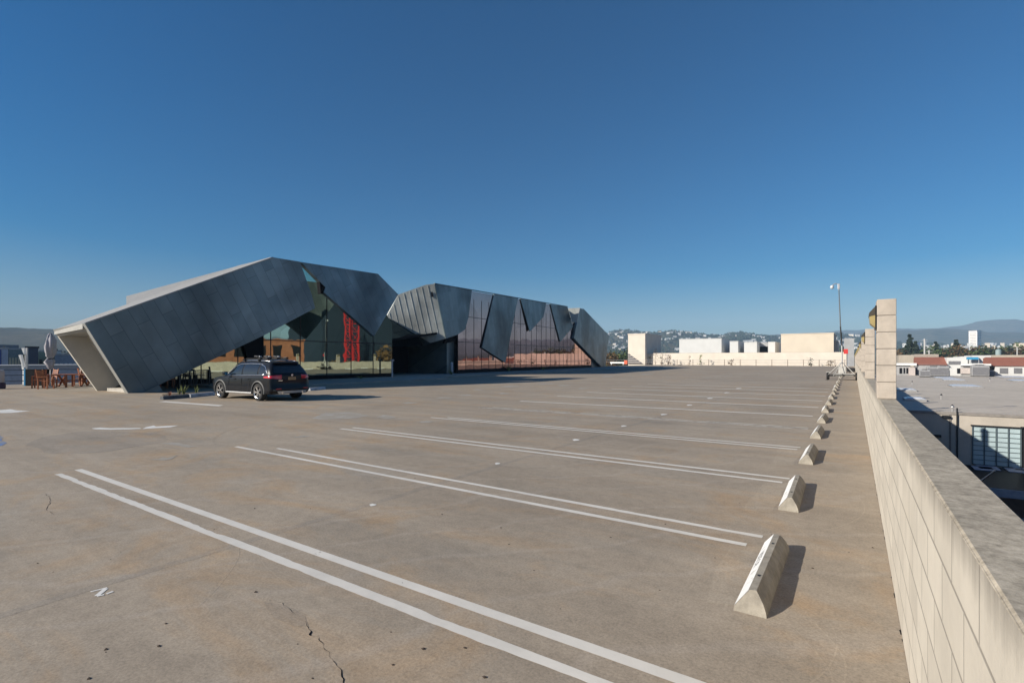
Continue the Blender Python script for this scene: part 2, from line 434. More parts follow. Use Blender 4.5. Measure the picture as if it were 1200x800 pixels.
def terr(az, r):
    b = plainz(r)
    z = b
    fade = sm(-1.75, -1.4, az) * (1 - sm(1.3, 1.7, az))
    x, y = r * math.sin(az), r * math.cos(az)
    for tab, R, w0, w1 in ((T_N, RN, 1150, 600), (T_M, RM, 1100, 700), (T_F, RF, 1000, 600), (T_L, RL, 1500, 600)):
        h = interp(tab, az)
        if r < R - w0 or r > R + w1: continue
        k = sm(R - w0, R, r) if r < R else 1 - sm(R, R + w1, r)
        n = noise.fractal(Vector((x / 420, y / 420, R)), 1.0, 2.1, 5)
        side = 1.0 - 0.5 * (1 - k)
        hh = b + (h - b) * k * fade
        hh += noise.fractal(Vector((x / 130, y / 130, R * 2)), 0.9, 2.2, 4) * 9 * k * fade
        hh += n * 0.16 * (h - b) * k * (1 - k) * 3.2
        z = max(z, hh)
    return z
bm = nb()
rads = [0.0, 60, 150, 300, 450, 600, 800, 1000] + [1100 + 60 * i for i in range(30)] + [2920 + 90 * i for i in range(30)] + [5700, 5900]
NA = 620
def azs():
    out = []
    for i in range(NA):
        out.append(-1.75 + 3.5 * i / (NA - 1))
    for i in range(1, 24): out.append(1.75 + (2 * PI - 3.5) * i / 24)
    return out
AZ = azs()
grid = []
c0 = bm.verts.new((0, 0, GZ))
for r in rads[1:]:
    grid.append([bm.verts.new((r * math.sin(a), r * math.cos(a), terr(a, r) if a <= 1.75 else plainz(r))) for a in AZ])
n = len(AZ)
for k in range(n): bm.faces.new((c0, grid[0][k], grid[0][(k + 1) % n]))
for i in range(len(grid) - 1):
    for k in range(n):
        bm.faces.new((grid[i][k], grid[i][(k + 1) % n], grid[i + 1][(k + 1) % n], grid[i + 1][k]))
def mat_terrain():
    m, nt, b = nodes('terrain_scrub')
    v = coords(nt)
    a = noise_node(nt, 0.004, 9, 0.7, v, 0.3); c2 = noise_node(nt, 0.03, 8, 0.75, v)
    c = ramp(nt, c2, [(0.34, (0.018, 0.026, 0.014)), (0.50, (0.045, 0.052, 0.026)), (0.62, (0.11, 0.095, 0.06)), (0.75, (0.17, 0.14, 0.09))])
    c = mix(nt, ramp(nt, a, [(0.4, 0.0), (0.62, 0.6)]), c, (0.13, 0.105, 0.065))
    sx = nt.nodes.new('ShaderNodeSeparateXYZ'); nt.links.new(v, sx.inputs[0])
    low = nt.nodes.new('ShaderNodeMapRange'); nt.links.new(sx.outputs['Z'], low.inputs[0]); low.inputs[1].default_value = -13.9; low.inputs[2].default_value = -12
    c = mix(nt, low.outputs[0], (0.13, 0.125, 0.115), c)
    nt.links.new(c, b.inputs['Base Color']); b.inputs['Roughness'].default_value = 0.95; b.inputs['Specular IOR Level'].default_value = 0.1
    bump(nt, b, c2, 0.6, 12)
    return m
struct('hills', bm, mat_terrain(), smooth=True)

# ================================================================== PARKING DECK
DX0, DX1, DY0, DY1 = -45.0, 0.44, -14.0, 133.0
bm = nb(); box(bm, DX0, DX1, DY0, DY1, -0.6, 0.0)
deck = struct('parking_deck', bm, M_DECK)
bm = nb()
box(bm, DX0 + 0.3, DX1 - 0.02, DY0 + 0.3, DY1 - 0.3, GZ, -0.602)
obj('parking_structure', bm, M_TAN, deck)

def sheet(bm, pts, z):
    f = bm.faces.new([bm.verts.new((p[0], p[1], z)) for p in pts]); return bm
def part_sheet(name, pts, z, mat):
    bm = nb(); prism(bm, [(p[0], p[1], z) for p in pts], (0, 0, -0.003)); return obj(name, bm, mat, deck)
def line(x0, y0, x1, y1, w, mat, rag=0.0, z=0.0022):
    bm = nb(); n = max(2, int(abs(x1 - x0) / 0.05)); up, lo = [], []
    for i in range(n + 1):
        t = i / n; x = x0 + (x1 - x0) * t; y = y0 + (y1 - y0) * t
        ra = rag * 0.7 * max(0, noise.noise(Vector((x * 1.3, y, 3))) + 0.5 * noise.noise(Vector((x * 8, y, 3)))) + 0.002 * noise.noise(Vector((x * 9, y, 1)))
        rb = rag * 0.35 * max(0, noise.noise(Vector((x * 1.1, y, 9))) + 0.5 * noise.noise(Vector((x * 9, y, 9)))) + 0.002 * noise.noise(Vector((x * 9, y, 5)))
        up.append((x, y + w / 2 - ra, z)); lo.append((x, y - w / 2 + rb, z))
    for i in range(n):
        bm.faces.new([bm.verts.new(p) for p in (lo[i], lo[i + 1], up[i + 1], up[i])])
    bmesh.ops.remove_doubles(bm, verts=bm.verts, dist=1e-5)
    return obj('stall_line', bm, mat, deck)
W = 0.092
line(-9.62, 2.44, -0.9, 2.43, W, M_LINE, 0.05); line(-9.75, 2.71, -0.63, 2.70, W, M_LINE)
line(-9.79, 5.10, -0.80, 4.98, W * 0.9, M_LINE, 0.02); line(-8.95, 5.43, -0.71, 5.29, W * 0.9, M_LINE, 0.04)
line(-10.2, 7.80, -0.80, 7.76, W, M_LINE, 0.02); line(-10.1, 8.08, -0.74, 8.06, W, M_LINE)
line(-10.0, 10.72, -0.86, 10.73, W, M_LINE); line(-9.6, 10.98, -0.83, 11.00, W, M_LINE)
line(-10.7, 13.85, -0.9, 13.95, W * 1.2, M_LINEW, 0.03); line(-10.3, 14.12, -0.9, 14.22, W * 1.1, M_LINEW, 0.02)
ys = [17.1, 20.25, 23.45, 26.7, 29.9, 33.1, 36.3, 39.5, 42.7, 45.9, 49.1, 52.3, 55.5, 58.7, 61.9, 65.1, 68.3]
for i, y in enumerate(ys):
    line(-10.6 - 0.02 * y, y - 0.25, -0.88 - 0.006 * y, y + 0.1, 0.16 + 0.001 * y, M_LINE if i < 6 else M_LINEW, 0.02)

# joint line and worn stall numbers
bm = nb(); n = 240
for i in range(n):
    y0 = -6 + i * 0.5; y1 = y0 + 0.5
    f0 = -4.63 + 0.012 * noise.noise(Vector((0, y0 * 3, 0))); f1 = -4.63 + 0.012 * noise.noise(Vector((0, y1 * 3, 0)))
    bm.faces.new([bm.verts.new(p) for p in ((f0 - 0.05, y0, 0.0009), (f0 + 0.05, y0, 0.0009), (f1 + 0.05, y1, 0.0009), (f1 - 0.05, y1, 0.0009))])
obj('filled_joint', bm, M_DK_JOINT, deck)
def strokes(name, segs, w, origin, ang, mat, z=0.0045):
    bm = nb(); ca, sa = math.cos(ang), math.sin(ang)
    for k, (a, b2) in enumerate(segs):
        ax, ay = a; bx, by = b2
        d = Vector((bx - ax, by - ay)).normalized(); nrm = Vector((-d.y, d.x)) * w / 2
        P = [(ax + nrm.x, ay + nrm.y), (ax - nrm.x, ay - nrm.y), (bx - nrm.x, by - nrm.y), (bx + nrm.x, by + nrm.y)]
        Q = [(origin[0] + x * ca - y * sa, origin[1] + x * sa + y * ca) for x, y in P]
        sheet(bm, Q, z + 0.0006 * k)
    return obj(name, bm, mat, deck)
def ground_poly(name, px, mat, z=0.0026, jag=0.0):
    pts = [atZ(u, v) for u, v in px]
    bm = nb(); out = []
    for i, p in enumerate(pts):
        q = pts[(i + 1) % len(pts)]
        for k in range(5):
            t = k / 5; c = p.lerp(q, t)
            L = (q - p).length * jag
            out.append((c.x + noise.noise(Vector((c.x * 4, c.y * 4, 1))) * L, c.y + noise.noise(Vector((c.x * 4, c.y * 4, 7))) * L))
    sheet(bm, out, z)
    return obj(name, bm, mat, deck)
# letter N, as three painted strokes seen from the wall side, its last leg half worn away
def S(u, v): return atZ(u, v)
def quad_px(bm, a, b2, w, z):
    a, b2 = S(*a), S(*b2); d = (b2 - a); d.z = 0; d.normalize(); nn = Vector((-d.y, d.x, 0)) * w / 2
    bm.faces.new([bm.verts.new((p.x, p.y, z)) for p in (a + nn, a - nn, b2 - nn, b2 + nn)])
bm = nb()
quad_px(bm, (106, 693.2), (125.5, 688.4), 0.018, 0.0024)
quad_px(bm, (124, 689.5), (113.5, 698.0), 0.034, 0.0027)
quad_px(bm, (113.5, 698.5), (122, 696.6), 0.02, 0.003)
quad_px(bm, (124.5, 695.8), (132.5, 692.8), 0.022, 0.003)
obj('stall_letter', bm, M_MARK, deck)
for (u, v, w, h) in ((437, 591.5, 6, 2.2), (583, 543, 4.5, 1.8), (675, 515.3, 6, 1.6), (731, 499, 5, 1.2), (778, 485.5, 6, 1.2), (808, 474.5, 5, 1.0), (832, 466.5, 5, 0.9), (852, 460, 5, 0.8), (866, 455, 5, 0.7), (240, 668, 0.1, 0.1)):
    w *= 0.72; h *= 0.7
    if w > 1: ground_poly('stall_number', [(u - w, v - h * 0.3), (u - w * 0.2, v - h), (u + w, v - h * 0.4), (u + w * 0.6, v + h * 0.4), (u - w * 0.6, v + h)], M_MARK, jag=0.12)
# worn aisle arrows and marks
ground_poly('aisle_arrow', [(107, 501.8), (118, 500.9), (130, 501.6), (163, 501.4), (166, 502.4), (130, 503.2), (112, 502.8)], M_MARK, jag=0.06)
ground_poly('aisle_arrow', [(166, 502.6), (172, 500.2), (180, 498.4), (183, 499.6), (209, 498.2), (200, 500.4), (184, 501.4)], M_MARK, jag=0.05)
ground_poly('aisle_arrow', [(-30, 482), (0, 480.4), (12, 479.4), (20, 480.8), (36, 481.4), (14, 483.6), (-30, 484.2)], M_MARK, jag=0.04)
ground_poly('faded_marking', [(174, 538.2), (186, 537.4), (190, 535.6), (196, 536.4), (209, 533.2), (200, 538), (193, 539.4), (186, 538.9)], M_MARKW, jag=0.08)
ground_poly('faded_marking', [(365, 490), (380, 483.5), (410, 482.5), (432, 487), (420, 489.8), (380, 491.6)], M_MARKW, jag=0.1)
ground_poly('faded_marking', [(440, 488), (452, 486), (466, 489), (452, 490.8)], M_MARKW, jag=0.1)
ground_poly('faded_marking', [(341, 512.4), (355, 509.8), (364, 510.6), (352, 512.8)], M_MARKW, jag=0.1)
ground_poly('faded_marking', [(185, 519.3), (200, 518.2), (214, 520.4), (232, 522.8), (220, 524.2), (204, 521.6)], M_MARKW, jag=0.08)
for (u, v, w, h) in ((480, 472, 10, 1.0), (545, 463, 9, 0.9), (598, 452.5, 12, 0.9), (640, 449.5, 10, 0.8), (590, 461, 8, 0.8), (520, 466, 11, 0.9), (712, 441, 9, 0.7), (757, 438.5, 9, 0.6), (683, 455, 7, 0.7), (662, 451.5, 8, 0.7), (560, 456.5, 7, 0.7), (500, 494, 9, 1.2)):
    ground_poly('faded_marking', [(u - w, v), (u - w * 0.2, v - h), (u + w, v - h * 0.4), (u + w * 0.5, v + h * 0.5), (u - w * 0.4, v + h)], M_MARKW, jag=0.1)
ground_poly('bay_line', [(186, 470.6), (194, 469.8), (262, 474.6), (256, 475.9)], M_LINE)
ground_poly('blue_marking', [(-30, 509), (-4, 509), (4, 512.5), (1.5, 515.5), (8, 519), (3, 522), (-30, 526)], M_BLUEP, jag=0.03)
# cracks
def crack(px, w0):
    bm = nb(); pts = [S(u, v) for u, v in px]; prev = None
    fine = []
    for p, q in zip(pts, pts[1:]):
        for k in range(6):
            c = p.lerp(q, k / 6); fine.append(Vector((c.x + 0.02 * noise.noise(c * 21), c.y + 0.02 * noise.noise(c * 17 + Vector((5, 5, 5))), 0)))
    for i, c in enumerate(fine):
        w = w0 * max(0.15, 0.6 + 1.6 * noise.noise(c * 13))
        a, b2 = (c.x - w, c.y - w * 0.3, 0.0018), (c.x + w, c.y + w * 0.3, 0.0018)
        if prev: bm.faces.new([bm.verts.new(x) for x in (prev[0], prev[1], b2, a)])
        prev = (a, b2)
    obj('surface_crack', bm, M_BLACK, deck)
crack([(357, 728), (361, 735), (364, 742), (372, 748), (379, 756), (382, 763), (387, 766), (392, 776), (398, 786), (402, 797), (408, 812)], 0.0045)
crack([(52, 577), (60, 586), (54, 597), (66, 604)], 0.004)
crack([(300, 700), (330, 706), (352, 722)], 0.003)
crack([(0, 600), (30, 606), (70, 622), (120, 640)], 0.002)
# pebbles, leaf scraps and grit lying on the deck close to the camera
bm = nb()
for i in range(46):
    u = random.uniform(40, 1040); v = random.uniform(560, 798)
    if u > 700 and v > 735: continue
    p = atZ(u, v)
    s = random.uniform(0.006, 0.016)
    vv = [bm.verts.new((p.x + s * math.cos(a) * random.uniform(0.6, 1.3), p.y + s * math.sin(a) * random.uniform(0.4, 1), 0.001)) for a in (0, 1.2, 2.4, 3.6, 5)]
    tp = bm.verts.new((p.x, p.y, s * 0.6))
    for k in range(5): bm.faces.new((vv[k], vv[(k + 1) % 5], tp))
o = obj('grit', bm, plain('dark_grit', (0.05, 0.035, 0.025), 0.9)); tag(o, 'tiny dark leaf scraps and grit scattered on the deck', 'debris', kind='stuff')

# tyre scuffs
M_SCUFF = mat_deck('deck_tyre_scuff', (1.16, 1.12, 1.09)); M_SCUFFD = mat_deck('deck_tyre_dark', (0.95, 0.925, 0.91))
ARCZ = [0.0004]
def arc(cx, cy, r, a0, a1, w, mat):
    ARCZ[0] += 0.00004; z_ = ARCZ[0]
    bm = nb(); n = 40; prev = None
    for i in range(n + 1):
        a = a0 + (a1 - a0) * i / n; rr = r + 0.03 * noise.noise(Vector((a * 3, r, 0))); ww = w * (0.5 + 0.5 * math.sin(PI * i / n)) * (0.7 + 0.6 * abs(noise.noise(Vector((a * 12, r, 4)))))
        p, q = (cx + rr * math.cos(a), cy + rr * math.sin(a), z_), (cx + (rr + ww) * math.cos(a), cy + (rr + ww) * math.sin(a), z_)
        if prev: bm.faces.new([bm.verts.new(x) for x in (prev[0], prev[1], q, p)])
        prev = (p, q)
    obj('tyre_scuff', bm, mat, deck)
for (cx, cy, r, a0, a1, w, mt) in ((-1.2, 3.2, 1.15, -0.5, 0.6, 0.014, M_SCUFF), (-1.1, 3.0, 1.0, -0.3, 0.9, 0.010, M_SCUFF), (-1.4, 3.5, 1.3, -0.8, 0.3, 0.012, M_SCUFF), (-2.0, 7.0, 2.1, -0.6, 0.2, 0.02, M_SCUFF),
        (-9, 9, 4.2, 2.2, 4.4, 0.10, M_SCUFFD), (-9, 9, 5.7, 2.3, 4.2, 0.10, M_SCUFFD), (-3.4, 4.0, 1.8, 3.4, 5.2, 0.012, M_SCUFF), (-5.5, 0.4, 2.2, 0.6, 2.3, 0.012, M_SCUFF)):
    arc(cx, cy, r, a0, a1, w, mt)
# repair patches
M_PATCH = M_DK_LIGHT
M_PATCHD = M_DK_ROUGH
def patch(px, m, z, jag=0.04): ground_poly('surface_patch', px, m, z, jag)
patch([(828, 706), (834, 680), (846, 655), (858, 640), (900, 640), (880, 712)], M_PATCH, 0.0012)
patch([(870, 598), (895, 566), (925, 566), (905, 600)], M_PATCH, 0.0012)
patch([(900, 545), (915, 523), (942, 527), (930, 545)], M_PATCH, 0.0012)
patch([(95, 505), (190, 507), (196, 517), (120, 530), (60, 532), (30, 520), (50, 512)], M_PATCHD, 0.0012, 0.08)
patch([(310, 705), (330, 708), (358, 722), (362, 733), (345, 734), (322, 724)], M_PATCHD, 0.0012, 0.09)

# raised kerb slab in front of the building
bm = nb()
pts = [(-33.4, 14.5), (-27.6, 14.5), (-27.4, 31.5), (-30.5, 33.5), (-31.2, 100), (-41, 100), (-41, 14.5)]
prism(bm, [(x, y, 0.12) for x, y in pts], (0, 0, -0.119))
pav = struct('pavement', bm, plain('pavement_concrete', (0.33, 0.31, 0.275), 0.85, var=0.12, scale=0.8, bmp=0.2))

# ================================================================== PARAPET WALL AND PILLARS
PX0, PX1, PH = 0.245, 0.42, 1.205
bm = nb()
y = DY0
prev = None
prof = lambda: [(PX0, 0.0), (PX0, PH - 0.008), (PX0 + 0.008, PH), (PX1 - 0.008, PH), (PX1, PH - 0.008), (PX1, -0.55)]
rings = []
for i in range(148):
    yy = DY0 + i * 1.0
    rings.append([bm.verts.new((x, yy, z)) for x, z in prof()])
for a, b2 in zip(rings, rings[1:]):
    for k in range(5): bm.faces.new((a[k], a[k + 1], b2[k + 1], b2[k]))
bm.faces.new(rings[0]); bm.faces.new(rings[-1])
wall = obj('parapet_wall', bm, M_BLOCK)
tag(wall, 'long low parapet of pale concrete blocks with weathered top, running along the right side of the deck', 'wall')
bm = nb(); prev = None
for i in range(900):
    yy = 1.0 + i * 0.03
    w = max(0.0, 0.001 + 0.007 * noise.noise(Vector((0, yy * 5, 2))) + 0.006 * noise.noise(Vector((0, yy * 23, 4))))
    if w < 0.002: prev = None; continue
    a, b2 = (PX0 - 0.002 - w, yy, 0.003), (PX0 - 0.002, yy, 0.004 + w * 0.8)
    if prev: bm.faces.new([bm.verts.new(x) for x in (prev[0], prev[1], b2, a)])
    prev = (a, b2)
obj('open_joint', bm, M_BLACK, wall)

def make_pillar():
    t = thing('block_pillar', 'tall stack of six pale concrete blocks on the parapet, nearest to the camera, with a wedge-shaped light', 'pillar', (0, 0, PH), 0, 'block pillars standing on the parapet')
    bm = nb()
    for k in range(6):
        z0 = k * 0.1975 + (0.001 if k else 0.001)
        box(bm, -0.0, 0.185, 0, 0.40, z0, z0 + 0.190, bevel=0.006)
    obj('block_stack', bm, M_PILLAR, t)
    bm = nb(); box(bm, 0.006, 0.179, 0.006, 0.394, 0.0005, 6 * 0.1975 - 0.02); obj('mortar', bm, M_MORTAR, t)
    bm = nb()
    pr = [(0, 0.03, 1.11), (-0.016, 0.03, 1.11), (-0.016, 0.03, 0.83), (0, 0.03, 0.83)]
    prism(bm, [(x - 0.001, y, z) for x, y, z in pr], (0, 0.34, 0))
    h = obj('wall_light', bm, M_BLKM, t)
    bm = nb(); prism(bm, [(-0.018, 0.045, 1.10), (-0.075, 0.045, 1.03), (-0.078, 0.045, 0.985), (-0.018, 0.045, 1.0)], (0, 0.31, 0))
    obj('hood', bm, plain('bronze_hood', (0.07, 0.06, 0.045), 0.5, 0.3), h)
    bm = nb(); prism(bm, [(-0.018, 0.05, 0.998), (-0.074, 0.05, 0.983), (-0.066, 0.05, 0.90), (-0.018, 0.05, 0.85)], (0, 0.30, 0))
    obj('lens', bm, plain('yellowed_lens', (0.38, 0.30, 0.13), 0.3), h)
    return t
pil = make_pillar(); pil.location = (PX0 - 0.01, 7.45, PH)
PYS = [14.7, 21.9, 29.1, 36.3, 43.5, 50.7, 57.9, 65.1, 72.3, 79.5, 86.7, 93.9, 101.1, 108.3, 115.5, 122.7, 129.5]
ordn = ['second', 'third', 'fourth', 'fifth', 'sixth', 'seventh', 'eighth', 'ninth', 'tenth', 'eleventh', 'twelfth', 'thirteenth', 'fourteenth', 'fifteenth', 'sixteenth', 'seventeenth', 'eighteenth']
for y, o_ in zip(PYS, ordn):
    dup(pil, (PX0 - 0.01, y, PH), label='%s pale block pillar counted along the parapet from the camera, wedge light on its left side' % o_)

# ================================================================== WHEEL STOPS
def stop_meshes(L=1.42):
    P = [(0.0, 0.0), (0.004, 0.03), (0.088, 0.138), (0.132, 0.142), (0.150, 0.115), (0.176, 0.075), (0.194, 0.03), (0.20, 0.0)]
    bm = nb(); rings = []
    ins = lambda z: 0.06 * (z / 0.14) ** 1.2
    N = 26
    for i in range(N + 1):
        t = i / N; ring = []
        for j, (x, z) in enumerate(P):
            y = ins(z) + t * (L - 2 * ins(z))
            chip = 0.0
            if j in (3, 4) : chip = max(0, noise.noise(Vector((y * 9, j, 1.5))) - 0.2) * 0.018
            ring.append(bm.verts.new((x - chip * 0.4, y, max(0, z - chip))))
        rings.append(ring)
    for a, b2 in zip(rings, rings[1:]):
        for k in range(len(P) - 1): bm.faces.new((a[k], a[k + 1], b2[k + 1], b2[k]))
        bm.faces.new((a[-1], a[0], b2[0], b2[-1]))
    bm.faces.new(rings[0]); bm.faces.new(rings[-1])
    bmesh.ops.bevel(bm, geom=[e for e in bm.edges if e.calc_face_angle(0) > 0.7], offset=0.004, segments=1, affect='EDGES')
    bw = nb()
    a, c = Vector((0.004, 0, 0.03)), Vector((0.088, 0, 0.138))
    nn = Vector((-(c.z - a.z), 0, c.x - a.x)).normalized() * 0.002
    N = 40; r = []
    for i in range(N + 1):
        t = i / N
        lo, hi = a.lerp(c, 0.02), a.lerp(c, 0.985)
        e = 0.0 if i not in (0, N) else 0.0
        jit = 0.012 * noise.noise(Vector((t * 30, 0, 5)))
        hi = a.lerp(c, 0.96 + jit)
        r.append((bw.verts.new(lo + nn + Vector((0, ins(lo.z) + t * (L - 2 * ins(lo.z)), 0))), bw.verts.new(hi + nn + Vector((0, ins(hi.z) + t * (L - 2 * ins(hi.z)), 0)))))
    for p, q in zip(r, r[1:]): bw.faces.new((p[0], p[1], q[1], q[0]))
    bp = nb()
    for yy in (0.33,): lathe(bp, [(0.011, 0.1405), (0.011, 0.1445), (0.0, 0.1445)], 10, T(0.11, yy, 0))
    return bm, bw, bp, a, c, nn
bm, bw, bp, sa_, sc_, snn = stop_meshes()
stop0 = thing('wheel_stop', 'nearest concrete wheel stop, painted white on its left slope with worn black stencilled letters', 'wheel stop', (-0.665, 3.64, 0.0), 0, 'wheel stops in a row beside the parapet')
obj('stop_body', bm, M_STOP, stop0); obj('painted_face', bw, M_STOPW, stop0); obj('anchor_pin', bp, M_BLKM, stop0)
bp2 = nb(); lathe(bp2, [(0.011, 0.1405), (0.011, 0.1445), (0.0, 0.1445)], 10, T(0.11, 1.08, 0)); obj('anchor_pin', bp2, M_BLKM, stop0)
ordn2 = ['second', 'third', 'fourth', 'fifth', 'sixth', 'seventh', 'eighth', 'ninth', 'tenth', 'eleventh', 'twelfth', 'thirteenth', 'fourteenth', 'fifteenth', 'sixteenth', 'seventeenth', 'eighteenth', 'nineteenth']
sy = [6.33, 9.3, 12.38, 15.42, 18.45, 21.6, 24.8, 28.0, 31.2, 34.4, 37.6, 40.8, 44.0, 51.0, 54.2, 57.4, 60.6, 63.8]
for y, o_ in zip(sy, ordn2):
    s = dup(stop0, (-0.665 - 0.0112 * (y - 3.65) if y < 20 else -0.85 - 0.006 * (y - 20), y, 0.001), random.uniform(-0.02, 0.02), label='%s concrete wheel stop with white left slope, counted along the row from the camera' % o_)
# stencilled word on the nearest stop (separate child made only here)
def text_bm(s, size):
    cu = bpy.data.curves.new('t', 'FONT'); cu.body = s; cu.size = size; cu.extrude = 0.0; cu.resolution_u = 2
    o = bpy.data.objects.new('t', cu); COL.objects.link(o)
    bpy.context.view_layer.update()
    dg = bpy.context.evaluated_depsgraph_get()
    me = bpy.data.meshes.new_from_object(o.evaluated_get(dg))
    bm = nb(); bm.from_mesh(me); bpy.data.objects.remove(o); bpy.data.meshes.remove(me)
    return bm
def stencil(word, size, stop, y0, mat, off=0.003):
    bm = text_bm(word, size)
    ey = Vector((0, -1, 0)); ez = (sc_ - sa_).normalized(); en = Vector((-(sc_.z - sa_.z), 0, sc_.x - sa_.x)).normalized()
    M = Matrix((( ey.x, ez.x, en.x, 0), (ey.y, ez.y, en.y, 0), (ey.z, ez.z, en.z, 0), (0, 0, 0, 1)))
    org = sa_ + ez * 0.025 + en * (0.0055 + off) + Vector((0, y0, 0))
    bm.transform(Matrix.Translation(org) @ M)
    obj('stencil_lettering', bm, mat, stop)
stencil('VISITOR', 0.10, stop0, 1.02, M_BLACKP, -0.003)

# ================================================================== PALE CAMERA MAST TRAILER
def mast():
    base = atZ(987, 445)
    t = thing('camera_mast_trailer', 'tall camera mast on a small wheeled trailer among the farthest wheel stops', 'camera mast', (base.x, base.y, 0))
    X, Y = 0, 0
    bm = nb(); tube(bm, [(0, 0, 0.25), (-0.02, 0, 2.7)], 0.05, 10); obj('lower_mast', bm, M_ALU, t)
    bm = nb(); tube(bm, [(-0.02, 0, 2.7), (-0.12, 0, 4.2)], 0.05, 10); obj('dark_sleeve', bm, M_BLKM, t)
    bm = nb(); tube(bm, [(-0.12, 0, 4.2), (-0.22, 0, 7.1)], [0.045, 0.035], 10); obj('upper_mast', bm, plain('mast_dark', (0.12, 0.13, 0.14), 0.5, 0.3), t)
    bm = nb(); tube(bm, [(-0.22, 0, 7.1), (-0.24, 0, 7.5), (-0.45, -0.02, 7.62), (-0.66, -0.05, 7.5)], 0.035, 8); box(bm, -0.31, -0.15, -0.08, 0.08, 7.15, 7.58, bevel=0.02)
    arm = obj('camera_arm', bm, M_ALU, t)
    bm = nb(); lathe(bm, [(0.0, -0.17), (0.09, -0.14), (0.13, -0.05), (0.13, 0.04), (0.1, 0.11), (0.0, 0.13)], 16, T(-0.68, -0.05, 7.36))
    obj('camera_dome', bm, plain('pale_dome', (0.62, 0.66, 0.68), 0.25), arm, smooth=True)
    bm = nb(); box(bm, 0.09, 0.38, -0.03, 0.03, 2.05, 2.42, bevel=0.01); obj('warning_panel', bm, M_RED, t)
    bm = nb(); box(bm, -0.45, 0.75, -0.3, 0.6, 0.32, 0.5, bevel=0.02); box(bm, -0.25, 0.25, -0.1, 0.4, 0.5, 1.05, bevel=0.03); obj('trailer_body', bm, plain('trailer_grey', (0.45, 0.44, 0.41), 0.6), t)
    for sx in (-0.95, 0.95):
        bm = nb(); lathe(bm, [(0.14, -0.09), (0.27, -0.09), (0.29, -0.05), (0.29, 0.05), (0.27, 0.09), (0.14, 0.09)], 20, T(sx, 0.1, 0.29) @ rot(y=PI / 2))
        w = obj('wheel', bm, M_RUB, t)
        bm = nb(); lathe(bm, [(0.138, -0.06), (0.138, 0.06)], 16, T(sx, 0.1, 0.29) @ rot(y=PI / 2)); obj('rim', bm, M_WHITE, w)
        bm = nb(); box(bm, sx - 0.13, sx + 0.13, -0.25, 0.45, 0.6, 0.63); obj('mudguard', bm, plain('trailer_grey', (0.45, 0.44, 0.41), 0.6), t)
    for (x, y) in ((-1.0, -0.3), (-0.55, -1.3), (0.9, -0.6), (0.6, 1.6), (-0.7, 1.6)):
        bm = nb(); tube(bm, [(0, 0, 1.45), (x, y, 0.35)], 0.024, 8); obj('stay', bm, plain('trailer_grey', (0.45, 0.44, 0.41), 0.6), t)
    for (x, y) in ((-1.0, -0.75), (1.0, -0.75)):
        bm = nb(); tube(bm, [(x, y, 0.0), (x, y, 0.5)], 0.035, 8); lathe(bm, [(0.12, 0.0), (0.12, 0.02), (0.0, 0.02)], 12, T(x, y, 0)); obj('jack', bm, M_BLKM, t)
    bm = nb(); bar(bm, (-1.0, -0.75, 0.42), (1.0, -0.75, 0.42), 0.08, 0.08); bar(bm, (-0.95, 0.1, 0.3), (0.95, 0.1, 0.3), 0.06, 0.06); bar(bm, (0, -0.75, 0.42), (0, 0.1, 0.42), 0.08, 0.08); obj('outrigger_beam', bm, M_BLKM, t)
    bm = nb(); box(bm, 0.3, 0.85, -0.2, 0.5, 0.64, 0.95, bevel=0.03); obj('battery_box', bm, M_BLKM, t)
mast()

# ================================================================== ANGULAR METAL BUILDING
XL = -29.2                       # plane of the left wing's folded metal skin
bld = thing('metal_building', 'long low building of folded dark zinc facets over tinted glass', 'building', (-32, 20, 0))
def bpart(name, bm, mat, **k): return obj(name, bm, mat, bld, world=True, **k)
def facet_solid(name, pts, mat, off):
    bm = nb(); prism(bm, pts, off); return bpart(name, bm, mat)
Lf = [atX(u, v, XL) for u, v in ((100, 378.7), (320, 301.5), (351.5, 306.6), (358, 325), (365, 344), (369.5, 361), (352, 370), (309, 393), (240, 425.5), (167.5, 460.4), (151, 460.6))]
for p in Lf: p.z = max(p.z, 0.0)
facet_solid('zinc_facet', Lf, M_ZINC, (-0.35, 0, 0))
Rf = [atX(u, v, XL) for u, v in ((352.3, 306.9), (443, 320.8), (466.8, 345), (438.6, 393.8), (379.5, 342.5), (381.5, 336.5))]
rA, rB, rC = atX(352.3, 306.9, XL), atX(443, 320.8, XL - 0.25), atX(438.6, 393.8, XL + 0.12)
nRf = (rB - rA).cross(rC - rA); Rf = [onplane(u, v, rA, nRf) for u, v in ((352.3, 306.9), (443, 320.8), (466.8, 345), (438.6, 393.8), (379.5, 342.5), (381.5, 336.5))]
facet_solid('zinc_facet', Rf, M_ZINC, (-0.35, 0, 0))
bm = nb(); prism(bm, [atX(u, v, XL - 0.02) for u, v in ((374.5, 329.5), (379, 331.5), (383, 337), (380, 344), (376, 344))], (-0.33, 0, 0)); bpart('black_edge_cover', bm, M_BLACK)  # black panel added to darken the sunlit facet edge at the kink
# soffit / underside of the overhang
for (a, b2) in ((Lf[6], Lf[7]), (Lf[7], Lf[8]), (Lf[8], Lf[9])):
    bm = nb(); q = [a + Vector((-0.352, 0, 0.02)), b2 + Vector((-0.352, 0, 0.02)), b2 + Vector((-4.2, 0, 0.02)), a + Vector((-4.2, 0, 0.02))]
    prism(bm, q, (0, -0.01, 0.12)); bpart('soffit', bm, M_BLACK)
